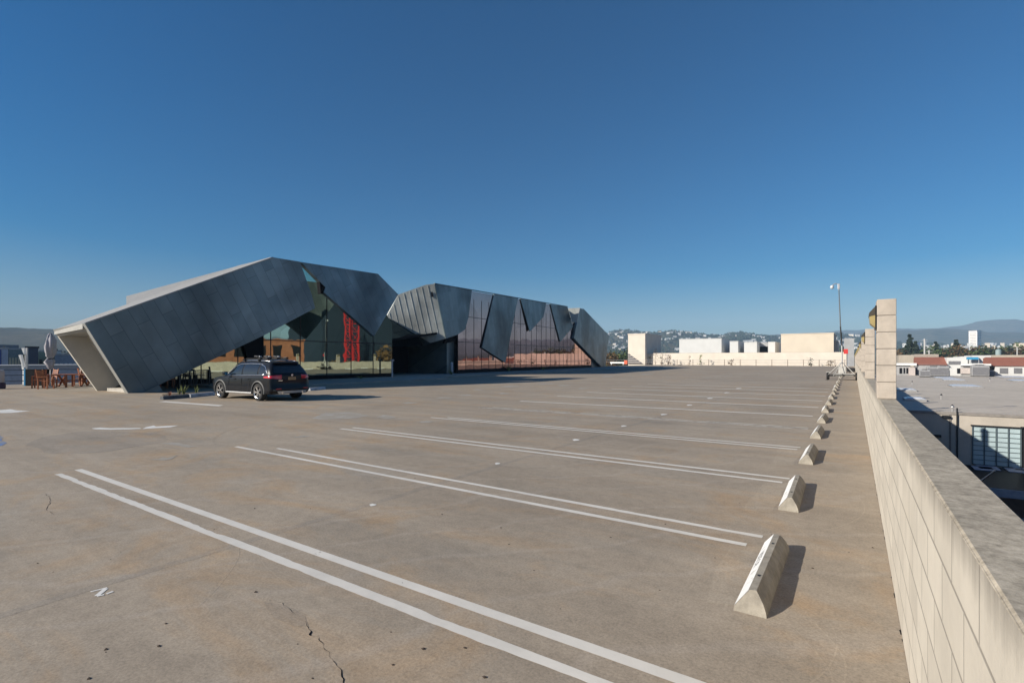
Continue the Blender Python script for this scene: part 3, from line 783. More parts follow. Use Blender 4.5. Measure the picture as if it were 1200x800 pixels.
# end portal
TR, BR = Lf[0].copy(), Lf[-1].copy()
TR.z = Lf[0].z; INX = Vector((-0.353, 0, 0)); LIP = Vector((0, -0.03, 0))
BL = atZ(112.5, 457.6); TL = BL + (TR - BR)
TL = onplane(62, 386, TL, (TR - BR).cross(BL - BR))
ext = Vector((0, 1, 0))
def lerp(a, b2, t): return a.lerp(b2, t)
dn = (BR - TR).normalized(); hz = (TL - TR).normalized()
hz_b = (BL - BR).normalized()
th = 0.16
bm = nb()
prism(bm, [TL, TR + INX, TR + INX + dn * 0.38 , TL + dn * 0.38], ext * 2.2)
prism(bm, [TR + LIP, BR + LIP, BR + LIP + INX * 0.99, TR + LIP + INX * 0.99], -LIP * 0.9)
prism(bm, [TR + INX + dn * 0.382, BR + INX, BR + INX + hz_b * 0.10, TR + INX + dn * 0.382 + hz * 0.10], ext * 1.6)
bpart('portal_frame', bm, M_PORTAL)
bm = nb(); prism(bm, [TL + dn * 0.382, TL + dn * 0.382 - hz * th, BL - hz_b * th, BL], ext * 1.6); bpart('portal_side_wall', bm, M_PORTALIN)
rec = Vector((0, 1.15, 0))
bm = nb(); a = TL + dn * 0.36 - hz * 0.1 + rec; b2 = TR + INX + dn * 0.36 + hz * 0.1 + rec; c = BR + INX + hz_b * 0.1 + rec; d = BL - hz_b * 0.1 + rec
prism(bm, [a, b2, c, d], ext * 0.3)
bpart('portal_back_wall', bm, M_PORTALIN)
bm = nb(); nbw = (b2 - a).cross(c - b2)
e = onplane(103, 391, a + Vector((0, -.06, 0)), nbw); f = onplane(145.5, 455, a + Vector((0, -.06, 0)), nbw)
bar(bm, e, f, 0.09, 0.06)
bpart('light_strip_trim', bm, M_WHITE)
bm = nb(); s0 = BL - hz_b * 0.9 + Vector((0, 0.15, 0)); s1 = BR + INX + hz_b * 0.12 + Vector((0, 0.15, 0))
prism(bm, [s0, s1, s1 + Vector((0, 0.95, 0)), s0 + Vector((0, 0.95, 0))], (0, 0, 0.16))
bpart('door_step', bm, plain('step_concrete', (0.45, 0.42, 0.37), 0.85))
def wallpt(u, v): 
    n = ext.cross(dn); n = n if n.x > 0 else -n; return onplane(u, v, TL + dn * 0.4 - hz * th + n.normalized() * 0.01, n)
bm = nb(); p = [wallpt(*q) for q in ((98.5, 417.5), (104, 417), (104, 424.5), (98.5, 425))]
prism(bm, p, (0.02, 0, 0)); sg = bpart('wall_sign', bm, M_WHITE)
bm = nb()
for v0 in (417.6, 423.4):
    bm = nb()
    p = [wallpt(*q) + Vector((0.024, 0, 0)) for q in ((99, v0), (103.6, v0 - 0.3), (103.6, v0 + 0.7), (99, v0 + 1.0))]; prism(bm, p, (0.006, 0, 0)); bpart('sign_mark', bm, M_BLKM)
bm = nb(); tube(bm, [wallpt(102, 438.5) + Vector((.1, 0, 0)), wallpt(112, 437.5) + Vector((.1, 0, 0)), wallpt(123, 431.5) + Vector((.1, 0, 0))], 0.03, 8)
bpart('handrail', bm, M_STEEL)
# roof strip of the left wing
fr = [Lf[0], Lf[1], Lf[2], Rf[1]]
rb = Vector((-4.4, 0.25, 0))
bm = nb(); prism(bm, [Lf[0] + Vector((-.36, 0, 0)), Lf[1] + Vector((-.36, 0, 0)), Lf[1] + rb, TL + Vector((0, .05, 0))], (0, 0, -0.25)); bpart('roof', bm, M_ROOFM)
bm = nb(); tube(bm, [Lf[0] + Vector((0.0, 0, .0)), Lf[1] + Vector((0, 0, .0))], 0.035, 6); bpart('edge_flashing', bm, M_PORTAL)
# raised roof volume behind the strip
b0_, b1_ = atX(148, 356.5, XL - 4.4), atX(317, 303.5, XL - 4.4); q0, q1 = atX(148, 347, XL - 9), atX(317, 301.2, XL - 9)
bm = nb()
f_ = [b0_, b1_, q1, q0]; dwn = Vector((0, 0, -1.5))
tp_ = [bm.verts.new(p) for p in f_]; bt_ = [bm.verts.new(p + dwn) for p in f_]
bm.faces.new(tp_); bm.faces.new(bt_[::-1])
for k in range(4): bm.faces.new((tp_[k], tp_[(k + 1) % 4], bt_[(k + 1) % 4], bt_[k]))
bpart('raised_roof', bm, M_ROOFM)
# core of the left wing
bm = nb()
ztop = Lf[1].z - 0.35
prism(bm, [(-34.0, 10.3, 0.0), (-34.0, 9.3, TL.z - 0.3), (-34.0, Lf[1].y, ztop), (-34.0, Rf[1].y - 0.5, ztop), (-34.0, Rf[1].y, 0)], (-14, 5.5, 0)); bpart('core_wall', bm, M_ZINC)
# left glass wall
XG = -33.35
gp = [atX(u, v, XG) for u, v in ((200, 460), (200, 425), (300, 385), (340, 345), (345, 310), (352, 307.4), (377, 332), (440, 345), (459.5, 380), (459.5, 441))]
gp[0].z = 0.12; gp[-1].z = 0.12
for p in gp: p.y = max(p.y, 12.2)
bm = nb(); prism(bm, gp, (-0.12, 0, 0)); glassL = bpart('glass_wall', bm, M_GLG)
bm = nb()
yend = gp[-1].y; 
k = 0; y = 13.0
while y < yend - 0.2:
    # upright mullions, clipped by the skin above
    box(bm, XG + 0.002, XG + 0.035, y - 0.02, y + 0.02, 0.12, min(8.0, 3.0 + (y - 13) * 0.5)); y += 2.25
box(bm, XG + 0.002, XG + 0.05, 16.5, yend, 2.93, 2.985)
bpart('mullions', bm, M_MULL)
bm = nb(); box(bm, XG + 0.002, XG + 0.12, 13, yend, 0.121, 0.42); bpart('glass_base_rail', bm, M_BLACK)
# black panel painted for the dark of a recess under the left overhang
pA, pB, pC = atX(262, 412, -33.0), atX(309, 393.5, -33.0), atX(309, 449, -33.0)
bm = nb(); prism(bm, [atX(285, 402, -33.1), atX(309, 393, -33.1), Vector((-33.1, atX(309, 420, -33.1).y, 0.4)), Vector((-33.1, atX(298, 420, -33.1).y, 0.4))], (-0.1, 0, 0)); bpart('dark_panel', bm, M_BLACK)

# right section: vertical plane swinging slightly back
P0 = Vector((-34.0, 37.0, 0)); P1 = Vector((-38.2, 80.0, 0)); dirR = (P1 - P0).normalized(); NR = Vector((dirR.y, -dirR.x, 0))
def rp(u, v, off=0.0): return onplane(u, v, P0 + NR * off, NR)
# grey ribbed facet facing the sun
A = rp(509, 332.4); B = rp(522.8, 396.5); Cc = atX(453, 371, -38.6)
nG = (B - A).cross(Cc - A).normalized()
def gpnt(u, v): return onplane(u, v, A, nG)
Gf = [gpnt(u, v) for u, v in ((466.8, 345), (499, 333.6), (509, 332.4), (522.8, 396.5), (504.4, 401.7), (453, 371))]
back = Vector((-0.25, 0.12, 0))
facet_solid('grey_metal_facet', Gf, M_GREY, back)
bm = nb()
f3 = (nG if nG.y < 0 else -nG)
ux = (B - A).normalized(); uy = f3.cross(ux).normalized()
loc2 = [((p - A).dot(ux), (p - A).dot(uy)) for p in Gf]
lo_, hi_ = min(q[1] for q in loc2), max(q[1] for q in loc2)
k = lo_ + 0.35
while k < hi_ - 0.2:
    xs = []
    for (x1, y1), (x2, y2) in zip(loc2, loc2[1:] + loc2[:1]):
        if (y1 - k) * (y2 - k) < 0: xs.append(x1 + (x2 - x1) * (k - y1) / (y2 - y1))
    if len(xs) >= 2:
        xa, xb = min(xs) + 0.05, max(xs) - 0.05
        bar(bm, A + ux * xa + uy * k + f3 * 0.02, A + ux * xb + uy * k + f3 * 0.006, 0.03, 0.014)
    k += 0.62
bpart('standing_seam', bm, M_GREY)
bm = nb(); fs = (nG if nG.y < 0 else -nG) * 0.03
pc = gpnt(506.5, 345); prism(bm, [gpnt(*q) + fs for q in ((505, 342), (507, 341.8), (508, 347.5), (505.6, 347.8))], fs * 1.5); bpart('vent_grille', bm, M_BLKM)
# dark teal glazed facet below
nT = None
Ta, Tb, Tc = atX(445, 384.5, -34.2), Gf[5] , gpnt(504.4, 401.7)
Td = [Gf[5] + Vector((0.02, -0.02, -0.02)), Gf[4] + Vector((0.02, -0.02, -0.02)), atX(491, 406, -35.2), atX(459.5, 405.6, -33.9), atX(445, 384.5, -33.6)]
bm = nb()
vv = [bm.verts.new(p) for p in Td]; ww = [bm.verts.new(p + Vector((-0.2, 0.25, 0))) for p in Td]
bm.faces.new((vv[0], vv[1], vv[2])); bm.faces.new((vv[0], vv[2], vv[3])); bm.faces.new((vv[0], vv[3], vv[4])); bm.faces.new(ww[::-1])
for k in range(5): bm.faces.new((vv[k], vv[(k + 1) % 5], ww[(k + 1) % 5], ww[k]))
bpart('teal_glass_facet', bm, M_TEAL)
# entrance recess
ye0, ye1 = atX(459.5, 420, -33.5).y, rp(536, 420).y
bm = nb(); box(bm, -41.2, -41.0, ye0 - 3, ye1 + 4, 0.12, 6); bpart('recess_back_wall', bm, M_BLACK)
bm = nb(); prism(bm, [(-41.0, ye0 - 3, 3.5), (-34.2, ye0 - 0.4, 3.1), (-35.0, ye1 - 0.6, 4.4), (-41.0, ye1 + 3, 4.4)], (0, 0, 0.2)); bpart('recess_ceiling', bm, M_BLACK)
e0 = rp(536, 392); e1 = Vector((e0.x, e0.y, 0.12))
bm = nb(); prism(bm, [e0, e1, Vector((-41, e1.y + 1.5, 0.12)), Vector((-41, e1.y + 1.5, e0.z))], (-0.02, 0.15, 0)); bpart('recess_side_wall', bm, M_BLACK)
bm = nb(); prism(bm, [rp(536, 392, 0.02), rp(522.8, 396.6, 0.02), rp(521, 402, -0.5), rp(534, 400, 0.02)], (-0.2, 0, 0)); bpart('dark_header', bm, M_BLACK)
bm = nb(); box(bm, -40.99, -40.94, ye0 + 0.5, ye0 + 3.4, 0.5, 3.2); bpart('painted_red_glow', bm, plain('dim_red_glow', (0.25, 0.02, 0.02), 0.6))  # reddish glow reflected in the recess, put into the colour of a slab
# right glass
gl = [rp(u, v, -0.10) for u, v in ((514, 334.2), (609, 350.5), (664, 360), (671, 378), (678, 378), (674, 397), (692.5, 417.5), (692.5, 428), (536, 438), (536, 392), (524, 396.5))]
gl[7].z = 0.12; gl[8].z = 0.12
bm = nb(); prism(bm, gl, -NR * 0.12); bpart('bronze_glass_wall', bm, M_GLB)
# mullions on the right glass: uprights and two rails
bm = nb()
L = (gl[7] - gl[8]).length
def top_z_at(s):
    p = gl[8] + dirR * s; return p
us = 0.0
while us < L:
    p = gl[8] + dirR * us + NR * 0.004
    # ceiling height follows the roof line a little below
    zt = 8.2 if us < L * 0.9 else 2.5
    bar(bm, Vector((p.x, p.y, 0.12)), Vector((p.x, p.y, zt)), 0.05, 0.03)
    us += 1.6
for zz in (3.45, 6.2, 1.25):
    a0 = gl[8] + NR * 0.02; b0 = gl[7] + NR * 0.02
    bb = b0 - dirR * (4 if zz > 3 else 0)
    bar(bm, Vector((a0.x, a0.y, zz)), Vector((bb.x, bb.y, zz)), 0.05, 0.05)
bpart('mullions', bm, M_MULL)
bm = nb(); p = gl[8] + NR * 0.01; q = gl[7] + NR * 0.01
prism(bm, [Vector((p.x, p.y, 0.121)), Vector((q.x, q.y, 0.121)), Vector((q.x, q.y, 0.5)), Vector((p.x, p.y, 0.5))], NR * 0.08); bpart('glass_base_rail', bm, M_BLACK)
for px in (((509, 332.4), (553, 339.9), (549, 372), (545, 386), (536, 392.1), (522.8, 396.5)),
           ((579, 344.5), (607, 349.3), (599, 390), (592.3, 424.6), (565, 407)),
           ((610, 350), (640, 354.8), (637, 371), (621, 388.4)),
           ((645, 356.4), (665, 359.4), (671.6, 382.8), (656.6, 400.3))):
    tl_ = {509: 0.03, 579: 0.015, 610: 0.035, 645: 0.01}[px[0][0]]; top_ = rp(*px[0]); nf_ = NR + Vector((0, 0, tl_))
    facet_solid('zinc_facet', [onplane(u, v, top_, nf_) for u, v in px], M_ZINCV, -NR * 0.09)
bm = nb(); tube(bm, [rp(509, 332.2), rp(579, 344.2), rp(665, 359.2)], 0.06, 6); bpart('roof_edge', bm, M_ZINCV)
# far end facet, folded forward
PE = rp(683.7, 361.6)
F5 = [rp(u, v, 0.25) for u, v in ((679.4, 361.2), (684, 361.8), (713.7, 393), (708, 429.6), (705, 429.6), (692, 416.6), (672.5, 396))]
for p in F5: p.z = max(p.z, 0.0)
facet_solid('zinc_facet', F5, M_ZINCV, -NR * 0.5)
e5 = [rp(u, v, -1.0) for u, v in ((690, 412), (708, 429.5), (690, 429.5))]; 
for p in e5: p.z = max(p.z, 0.0)
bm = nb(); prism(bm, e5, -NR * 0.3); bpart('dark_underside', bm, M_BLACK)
sgq = [rp(665.6, 361.2, -0.3), rp(679.6, 360.6, -0.6), rp(676, 377.4, -0.6), rp(670.5, 377.6, -0.3)]
sgq[1] = onplane(679.6, 360.6, sgq[0], (0.45, -1, 0)); sgq[2] = onplane(676, 377.4, sgq[0], (0.45, -1, 0)); sgq[3] = onplane(670.5, 377.6, sgq[0], (0.45, -1, 0))
bm = nb(); prism(bm, sgq, (-0.1, 0.3, 0)); bpart('grey_metal_facet', bm, M_GREY)
# core of the right section
c0_ = [Vector(x) for x in ((0, 0, 0),)]
g0, g1 = rp(512, 333.5, -0.7), rp(663, 360, -0.7)
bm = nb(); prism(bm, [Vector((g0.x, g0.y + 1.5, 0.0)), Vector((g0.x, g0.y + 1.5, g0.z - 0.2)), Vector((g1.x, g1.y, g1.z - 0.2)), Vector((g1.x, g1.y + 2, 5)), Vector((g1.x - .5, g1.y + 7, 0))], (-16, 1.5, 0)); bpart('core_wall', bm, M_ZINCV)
f0 = rp(684, 362, -0.3); f1 = rp(713, 393, -0.3)
bm = nb(); prism(bm, [Vector((f0.x, f0.y, f0.z - .1)), Vector((f1.x, f1.y, f1.z)), Vector((f1.x, f1.y - 1.5, 0)), Vector((f0.x, f0.y, 0))], (-14, 2.5, 0)); bpart('end_volume', bm, M_ZINCV)
# core behind entrance
bm = nb(); box(bm, -52, -41.3, 37, 44, 0, 6.6); bpart('rear_volume', bm, M_ZINCV)

# ================================================================== POSTS, KERBS, PLANTS NEAR THE BUILDING
def post(u, vb, vt, w, label, X, head=True):
    b0 = atX(u, vb, X); t0 = atX(u, vt, X)
    t = thing('entrance_post', label, 'post', (b0.x, b0.y, 0.12), 0, 'pale posts by the entrance')
    H = t0.z - 0.12
    bm = nb(); tube(bm, [(0, 0, 0), (0, 0, H)], w, 12); obj('shaft', bm, plain('lilac_grey_post', (0.48, 0.46, 0.5), 0.5), t)
    if head:
        bm = nb(); box(bm, -w * 1.8, w * 1.8, -w * 1.8, w * 1.8, H, H + 0.14, bevel=0.02); obj('post_head', bm, plain('lilac_grey_post', (0.48, 0.46, 0.5), 0.5), t)
    else:
        bm = nb(); lathe(bm, [(w, H), (w * 0.6, H + 0.04), (0, H + 0.05)], 12); obj('rounded_cap', bm, M_WHITE, t)
    return t
post(459.5, 442, 423, 0.07, 'slim pale post with square head where the left glass wall ends', -32.6)
post(529.5, 439, 425, 0.13, 'thicker white bollard standing at the right side of the dark entrance', -33.0, False)

def kerb(name, p, q, mat, label, w=0.18, h=0.14):
    p, q = Vector((p.x, p.y, 0)), Vector((q.x, q.y, 0)); mid = (p + q) / 2; d = q - p
    t = math.atan2(d.y, d.x)
    bm = nb(); L = d.length
    prism(bm, [(-L / 2, -w / 2, 0.001), (-L / 2, -w * 0.42, h * 0.85), (-L / 2, -w * 0.25, h), (-L / 2, w * 0.25, h), (-L / 2, w * 0.42, h * 0.85), (-L / 2, w / 2, 0.001)], (L, 0, 0))
    o = obj(name, bm, mat); o.location = mid; o.rotation_euler = (0, 0, t); tag(o, label, 'kerb block', 'kerb blocks by the building'); return o
M_KDARK = plain('dark_kerb', (0.10, 0.11, 0.12), 0.8, var=0.2, scale=5, bmp=0.2)
kerb('kerb_block', atZ(189.5, 468.2), atZ(220.5, 465.6), M_KDARK, 'long dark grey kerb block, leftmost, with weeds behind it')
kd = kerb('kerb_block', atZ(221.5, 465.4), atZ(250, 462.6), plain('pale_kerb', (0.50, 0.52, 0.55), 0.8, var=0.2, scale=5), 'pale painted kerb block between the dark kerb and the black car')
kerb('kerb_block', atZ(362, 457.6), atZ(380, 455.8), plain('pale_kerb', (0.50, 0.52, 0.55), 0.8, var=0.2, scale=5), 'short pale kerb block just right of the black car')
# planting bed behind the kerb
p0, p1 = atZ(192, 465), atZ(252, 461)
bm = nb(); prism(bm, [(p0.x, p0.y, 0.05), (p1.x, p1.y, 0.05), (p1.x - 1.2, p1.y + .4, 0.05), (p0.x - 1.2, p0.y + .4, 0.05)], (0, 0, -0.045))
tag(obj('planting_bed', bm, plain('soil', (0.09, 0.07, 0.05), 0.95, bmp=0.4)), 'strip of bare soil behind the dark kerb block', 'planting bed')
def weed(loc, h, n, spread, mat, label, group='small plants along the building'):
    t = thing('plant', label, 'plant', loc, random.uniform(0, 6), group)
    bm = nb(); bs = nb()
    for i in range(n):
        a = random.uniform(0, 2 * PI); ln = random.uniform(0.5, 1) * h; sp = random.uniform(0.2, 1) * spread
        b0 = Vector((0.04 * math.cos(a), 0.04 * math.sin(a), 0)); m0 = b0 + Vector((sp * 0.4 * math.cos(a), sp * 0.4 * math.sin(a), ln * 0.6)); e0 = b0 + Vector((sp * math.cos(a), sp * math.sin(a), ln))
        s = Vector((-math.sin(a), math.cos(a), 0)) * max(0.008, 0.03 * h)
        vs_ = [bm.verts.new(p) for p in (b0 - s, b0 + s, m0 + s * 1.4, m0 - s * 1.4)]; bm.faces.new(vs_)
        tp = bm.verts.new(e0); bm.faces.new((vs_[3], vs_[2], tp))
    obj('leaves', bm, mat, t); tube(bs, [(0, 0, 0), (0, 0, h * 0.5)], 0.012, 5); obj('stem', bs, M_BARK, t)
    return t
M_WEED = plain('yellow_green_leaf', (0.16, 0.19, 0.05), 0.8, var=0.25)
for (u, v, h, lb) in ((210, 463, 0.35, 'spiky yellow-green weed at the middle of the soil strip'), (215, 463, 0.5, 'taller pale green weed just left of the black railing foot'), (230, 461.5, 0.4, 'thin weed behind the pale kerb block'), (199, 464.6, 0.25, 'low rusty tuft at the left end of the dark kerb')):
    p = atZ(u, v); weed((p.x, p.y, 0.05), h, 11, 0.22, M_WEED if h > 0.3 else plain('rusty_tuft', (0.35, 0.12, 0.05), 0.8), lb)
for (u, v, h, lb) in ((529, 440, 0.5, 'dark little shrub at the foot of the white bollard'), (596, 436, 0.9, 'spiky plant at the foot of the bronze glass'), (637, 434.5, 0.5, 'low plant against the bronze glass, right of the spiky one'), (423, 445.5, 0.3, 'tiny green plant in front of the left glass wall')):
    p = atZ(u, v); weed((p.x, p.y, 0.12), h, 30, 0.7, M_WEED, lb)

# black railing with patio chairs behind it
def railing():
    a, b2 = atZ(209.5, 455.5), atZ(244.5, 452.5)
    t = thing('black_railing', 'black metal railing with thin uprights in front of the patio, left of the car', 'railing', (a.x, a.y, 0.0))
    d = (b2 - a); L = d.length; d.normalize(); t.rotation_euler = (0, 0, math.atan2(d.y, d.x))
    for x in (0, L):
        bm = nb(); box(bm, x - 0.05, x + 0.05, -0.05, 0.05, 0, 1.02); obj('post', bm, M_BLKM, t)
    for z in (0.98, 0.16):
        bm = nb(); box(bm, 0.052, L - 0.052, -0.03, 0.03, z - 0.03, z + 0.03); obj('rail', bm, M_BLKM, t)
    bm = nb(); n = 15
    for i in range(1, n):
        if i in (4, 9, 10, 13): continue
        x = L * i / n; box(bm, x - 0.012, x + 0.012, -0.012, 0.012, 0.19, 0.95)
    obj('balusters', bm, M_BLKM, t)
railing()

# ------------------------------------------------------------------ chairs and tables
def make_chair(name, label, mat, group, arms=True):
    t = thing(name, label, 'chair', (0, 0, 0), 0, group)
    bm = nb()
    for i in range(5): box(bm, -0.24, 0.24, -0.22 + i * 0.092, -0.22 + i * 0.092 + 0.08, 0.43, 0.455)
    obj('seat', bm, mat, t)
    bm = nb(); R_ = T(0, 0.24, 0.45) @ rot(x=-0.16)
    for i in range(4): box(bm, -0.235, 0.235, -0.012, 0.012, 0.12 + i * 0.12, 0.2 + i * 0.12, R_)
    obj('backrest', bm, mat, t)
    for sx in (-0.235, 0.235):
        for sy_, zt in ((-0.22, 0.66), (0.24, 0.44)):
            bm = nb(); box(bm, sx - 0.03, sx + 0.03, sy_ - 0.03, sy_ + 0.03, 0, zt if arms else 0.43); obj('leg', bm, mat, t)
        bm = nb(); box(bm, sx - 0.03, sx + 0.03, -0.02, 0.02, -0.02, 0.62, R_); obj('back_post', bm, mat, t)
        if arms:
            bm = nb(); box(bm, sx - 0.04, sx + 0.04, -0.26, 0.26, 0.66, 0.69); obj('armrest', bm, mat, t)
    return t
ch0 = make_chair('wooden_chair', 'orange-brown wooden slatted chair, leftmost, beside the black and blue cabinet', M_WOOD, 'orange wooden chairs by the closed parasol')
def placeZ(u, v): p = atZ(u, v); return (p.x, p.y, 0)
ch0.location = placeZ(45.5, 454.5); ch0.rotation_euler = (0, 0, 1.1)
for (u, v, rz, lb) in ((54, 455.5, 2.3, 'orange-brown wooden chair turned away, directly left of the parasol foot'),
                       (58, 453.0, 0.2, 'orange-brown wooden chair partly behind the parasol pole'),
                       (95, 451.5, -1.2, 'orange-brown wooden chair seen behind the trestle table near the leaning portal'),
                       (99, 449.5, 3.0, 'farthest orange-brown wooden chair, half hidden by the leaning portal')):
    dup(ch0, placeZ(u, v), rz, lb)
def make_table(label, L, loc, rz, cross):
    t = thing('wooden_table', label, 'table', loc, rz, 'orange wooden tables')
    bm = nb()
    for i in range(6): box(bm, -L / 2, L / 2, -0.42 + i * 0.142, -0.42 + i * 0.142 + 0.13, 0.71, 0.75)
    obj('tabletop', bm, M_WOOD, t)
    for sx in (-L / 2 + 0.25, L / 2 - 0.25):
        if cross:
            for s in (-1, 1):
                bm = nb(); bar(bm, (sx + 0.03 * s, -0.36 * s, 0), (sx + 0.03 * s, 0.3 * s, 0.70), 0.06, 0.1); obj('leg', bm, M_WOOD, t)
        else:
            for s in (-1, 1):
                bm = nb(); box(bm, sx - 0.04, sx + 0.04, s * 0.36 - 0.04, s * 0.36 + 0.04, 0, 0.708); obj('leg', bm, M_WOOD, t)
    bm = nb(); box(bm, -L / 2 + 0.25, L / 2 - 0.25, -0.03, 0.03, 0.3, 0.36); obj('stretcher', bm, M_WOOD, t)
    return t
make_table('plain four-legged orange wooden table behind the parasol foot', 1.6, placeZ(68, 453.5), 0.9, False)
make_table('orange trestle table with crossed legs, right of the parasol', 1.7, placeZ(86, 452.3), 0.75, True)
# closed parasol
pp = atZ(59, 454)
par = thing('closed_parasol', 'closed grey parasol tied at the middle, standing among the wooden chairs', 'parasol', (pp.x, pp.y, 0))
bm = nb(); tube(bm, [(0, 0, 0.05), (0, 0, 3.05)], 0.028, 8); obj('pole', bm, M_WHITE, par)
bm = nb(); lathe(bm, [(0.3, 0.0), (0.3, 0.05), (0.05, 0.1), (0.05, 0.25), (0, 0.25)], 20); obj('base', bm, M_STEEL, par)
bm = nb(); prof_ = [(0.03, 1.05), (0.13, 1.1), (0.17, 1.3), (0.24, 1.5), (0.13, 1.66), (0.12, 1.7), (0.22, 1.8), (0.32, 2.1), (0.36, 2.4), (0.31, 2.7), (0.15, 3.0), (0.03, 3.12)]
seg = 40; rings = []
for i, (r, z) in enumerate(prof_):
    ring = []
    for k in range(seg):
        a = 2 * PI * k / seg; rr = 0.74 * r * (1 + 0.16 * math.cos(7 * a + i * 0.9) + 0.75 * noise.noise(Vector((math.cos(a) * 1.6, math.sin(a) * 1.6, z * 1.7))))
        ring.append(bm.verts.new((rr * math.cos(a), rr * math.sin(a), z + 0.04 * math.cos(4 * a))))
    rings.append(ring)
for a, b2 in zip(rings, rings[1:]):
    for k in range(seg): bm.faces.new((a[k], a[(k + 1) % seg], b2[(k + 1) % seg], b2[k]))
bm.faces.new(rings[-1])
obj('furled_canopy', bm, plain('grey_canvas', (0.36, 0.35, 0.38), 0.85, var=0.1, scale=5), par, smooth=True)
bm = nb(); lathe(bm, [(0.135, 1.64), (0.135, 1.7)], 20); obj('tie_strap', bm, M_BLKM, par)
# cabinet
p = atZ(36, 451.5)
cab = thing('bar_cabinet', 'black open-fronted cabinet with a bright blue left side behind the wooden chairs', 'cabinet', (p.x, p.y, 0), 0.62)
bm = nb(); box(bm, 0.0, 1.05, -0.35, 0.3, 0.04, 1.0, bevel=0.01); obj('black_body', bm, M_BLACK, cab)
bm = nb(); box(bm, -0.1, -0.002, -0.36, 0.31, 0.0, 1.02, bevel=0.01); obj('blue_side', bm, plain('bright_blue', (0.02, 0.22, 0.42), 0.5), cab)
bm = nb(); box(bm, 0.0, 1.07, -0.37, 0.32, 1.003, 1.03); obj('top_board', bm, M_BLKM, cab)
# grey bin at the left edge of view
p = atZ(-3, 455.5)
bn = thing('grey_bin', 'grey ribbed bin with dark foot cut off by the left edge of the picture', 'bin', (p.x, p.y, 0))
bm = nb(); lathe(bm, [(0.26, 0.35), (0.28, 0.4), (0.29, 0.95), (0.25, 1.05), (0, 1.07)], 20); obj('bin_body', bm, plain('bin_grey', (0.38, 0.38, 0.4), 0.6), bn)
bm = nb(); lathe(bm, [(0.3, 0.0), (0.34, 0.05), (0.33, 0.32), (0.26, 0.349)], 20); obj('bin_foot', bm, plain('dark_purple', (0.04, 0.03, 0.07), 0.6), bn)
# deck-edge railing on the left
def left_rail():
    t = thing('edge_railing', 'pale post and pipe railing along the left edge of the deck', 'railing', (-44.3, -5, 0))
    for i, y in enumerate([-5, -2, 1, 4, 7, 9.6, 12.5, 15.5, 18.5]):
        bm = nb(); box(bm, -0.07, 0.07, y + 5 - 0.08, y + 5 + 0.08, 0, 1.12, bevel=0.01); obj('post', bm, M_WHITE if i != 6 else M_STEEL, t)
    for z in (0.95, 0.62, 0.25):
        bm = nb(); tube(bm, [(0.09, 0, z), (0.09, 23.5, z)], 0.03, 6); obj('rail', bm, plain('dark_rail', (0.12, 0.13, 0.15), 0.5), t)
left_rail()

# chairs on the patio behind the black railing
pc0 = make_chair('patio_chair', 'dark metal patio chair behind the black railing, near its left post', plain('dark_chair_metal', (0.05, 0.045, 0.05), 0.5), 'dark patio chairs behind the railing')
p = atZ(214, 453); pc0.location = (p.x, p.y, 0)
for (u, v, rz, lb) in ((223, 452.5, 2.0, 'dark patio chair behind the middle of the black railing'), (233, 452, 0.7, 'dark patio chair behind the right half of the black railing'), (247, 451.2, 3.5, 'dark patio chair just right of the black railing'), (262, 450.0, 1.1, 'dark patio chair under the zinc overhang, seen above the car bonnet')):
    p = atZ(u, v); dup(pc0, (p.x, p.y, 0.0 if u < 240 else 0.12), rz, lb)
for k, (u, v, rz, lb) in enumerate(((196, 454.5, 0.4, 'orange chair deepest under the low tip of the zinc facet'), (203, 453.5, 1.9, 'orange chair under the zinc facet, right of the deepest one'), (208, 452.5, 2.9, 'orange chair under the zinc facet, touching the left post of the railing'))):
    dup(ch0, placeZ(u, v), rz, lb, 'orange chairs under the zinc overhang')

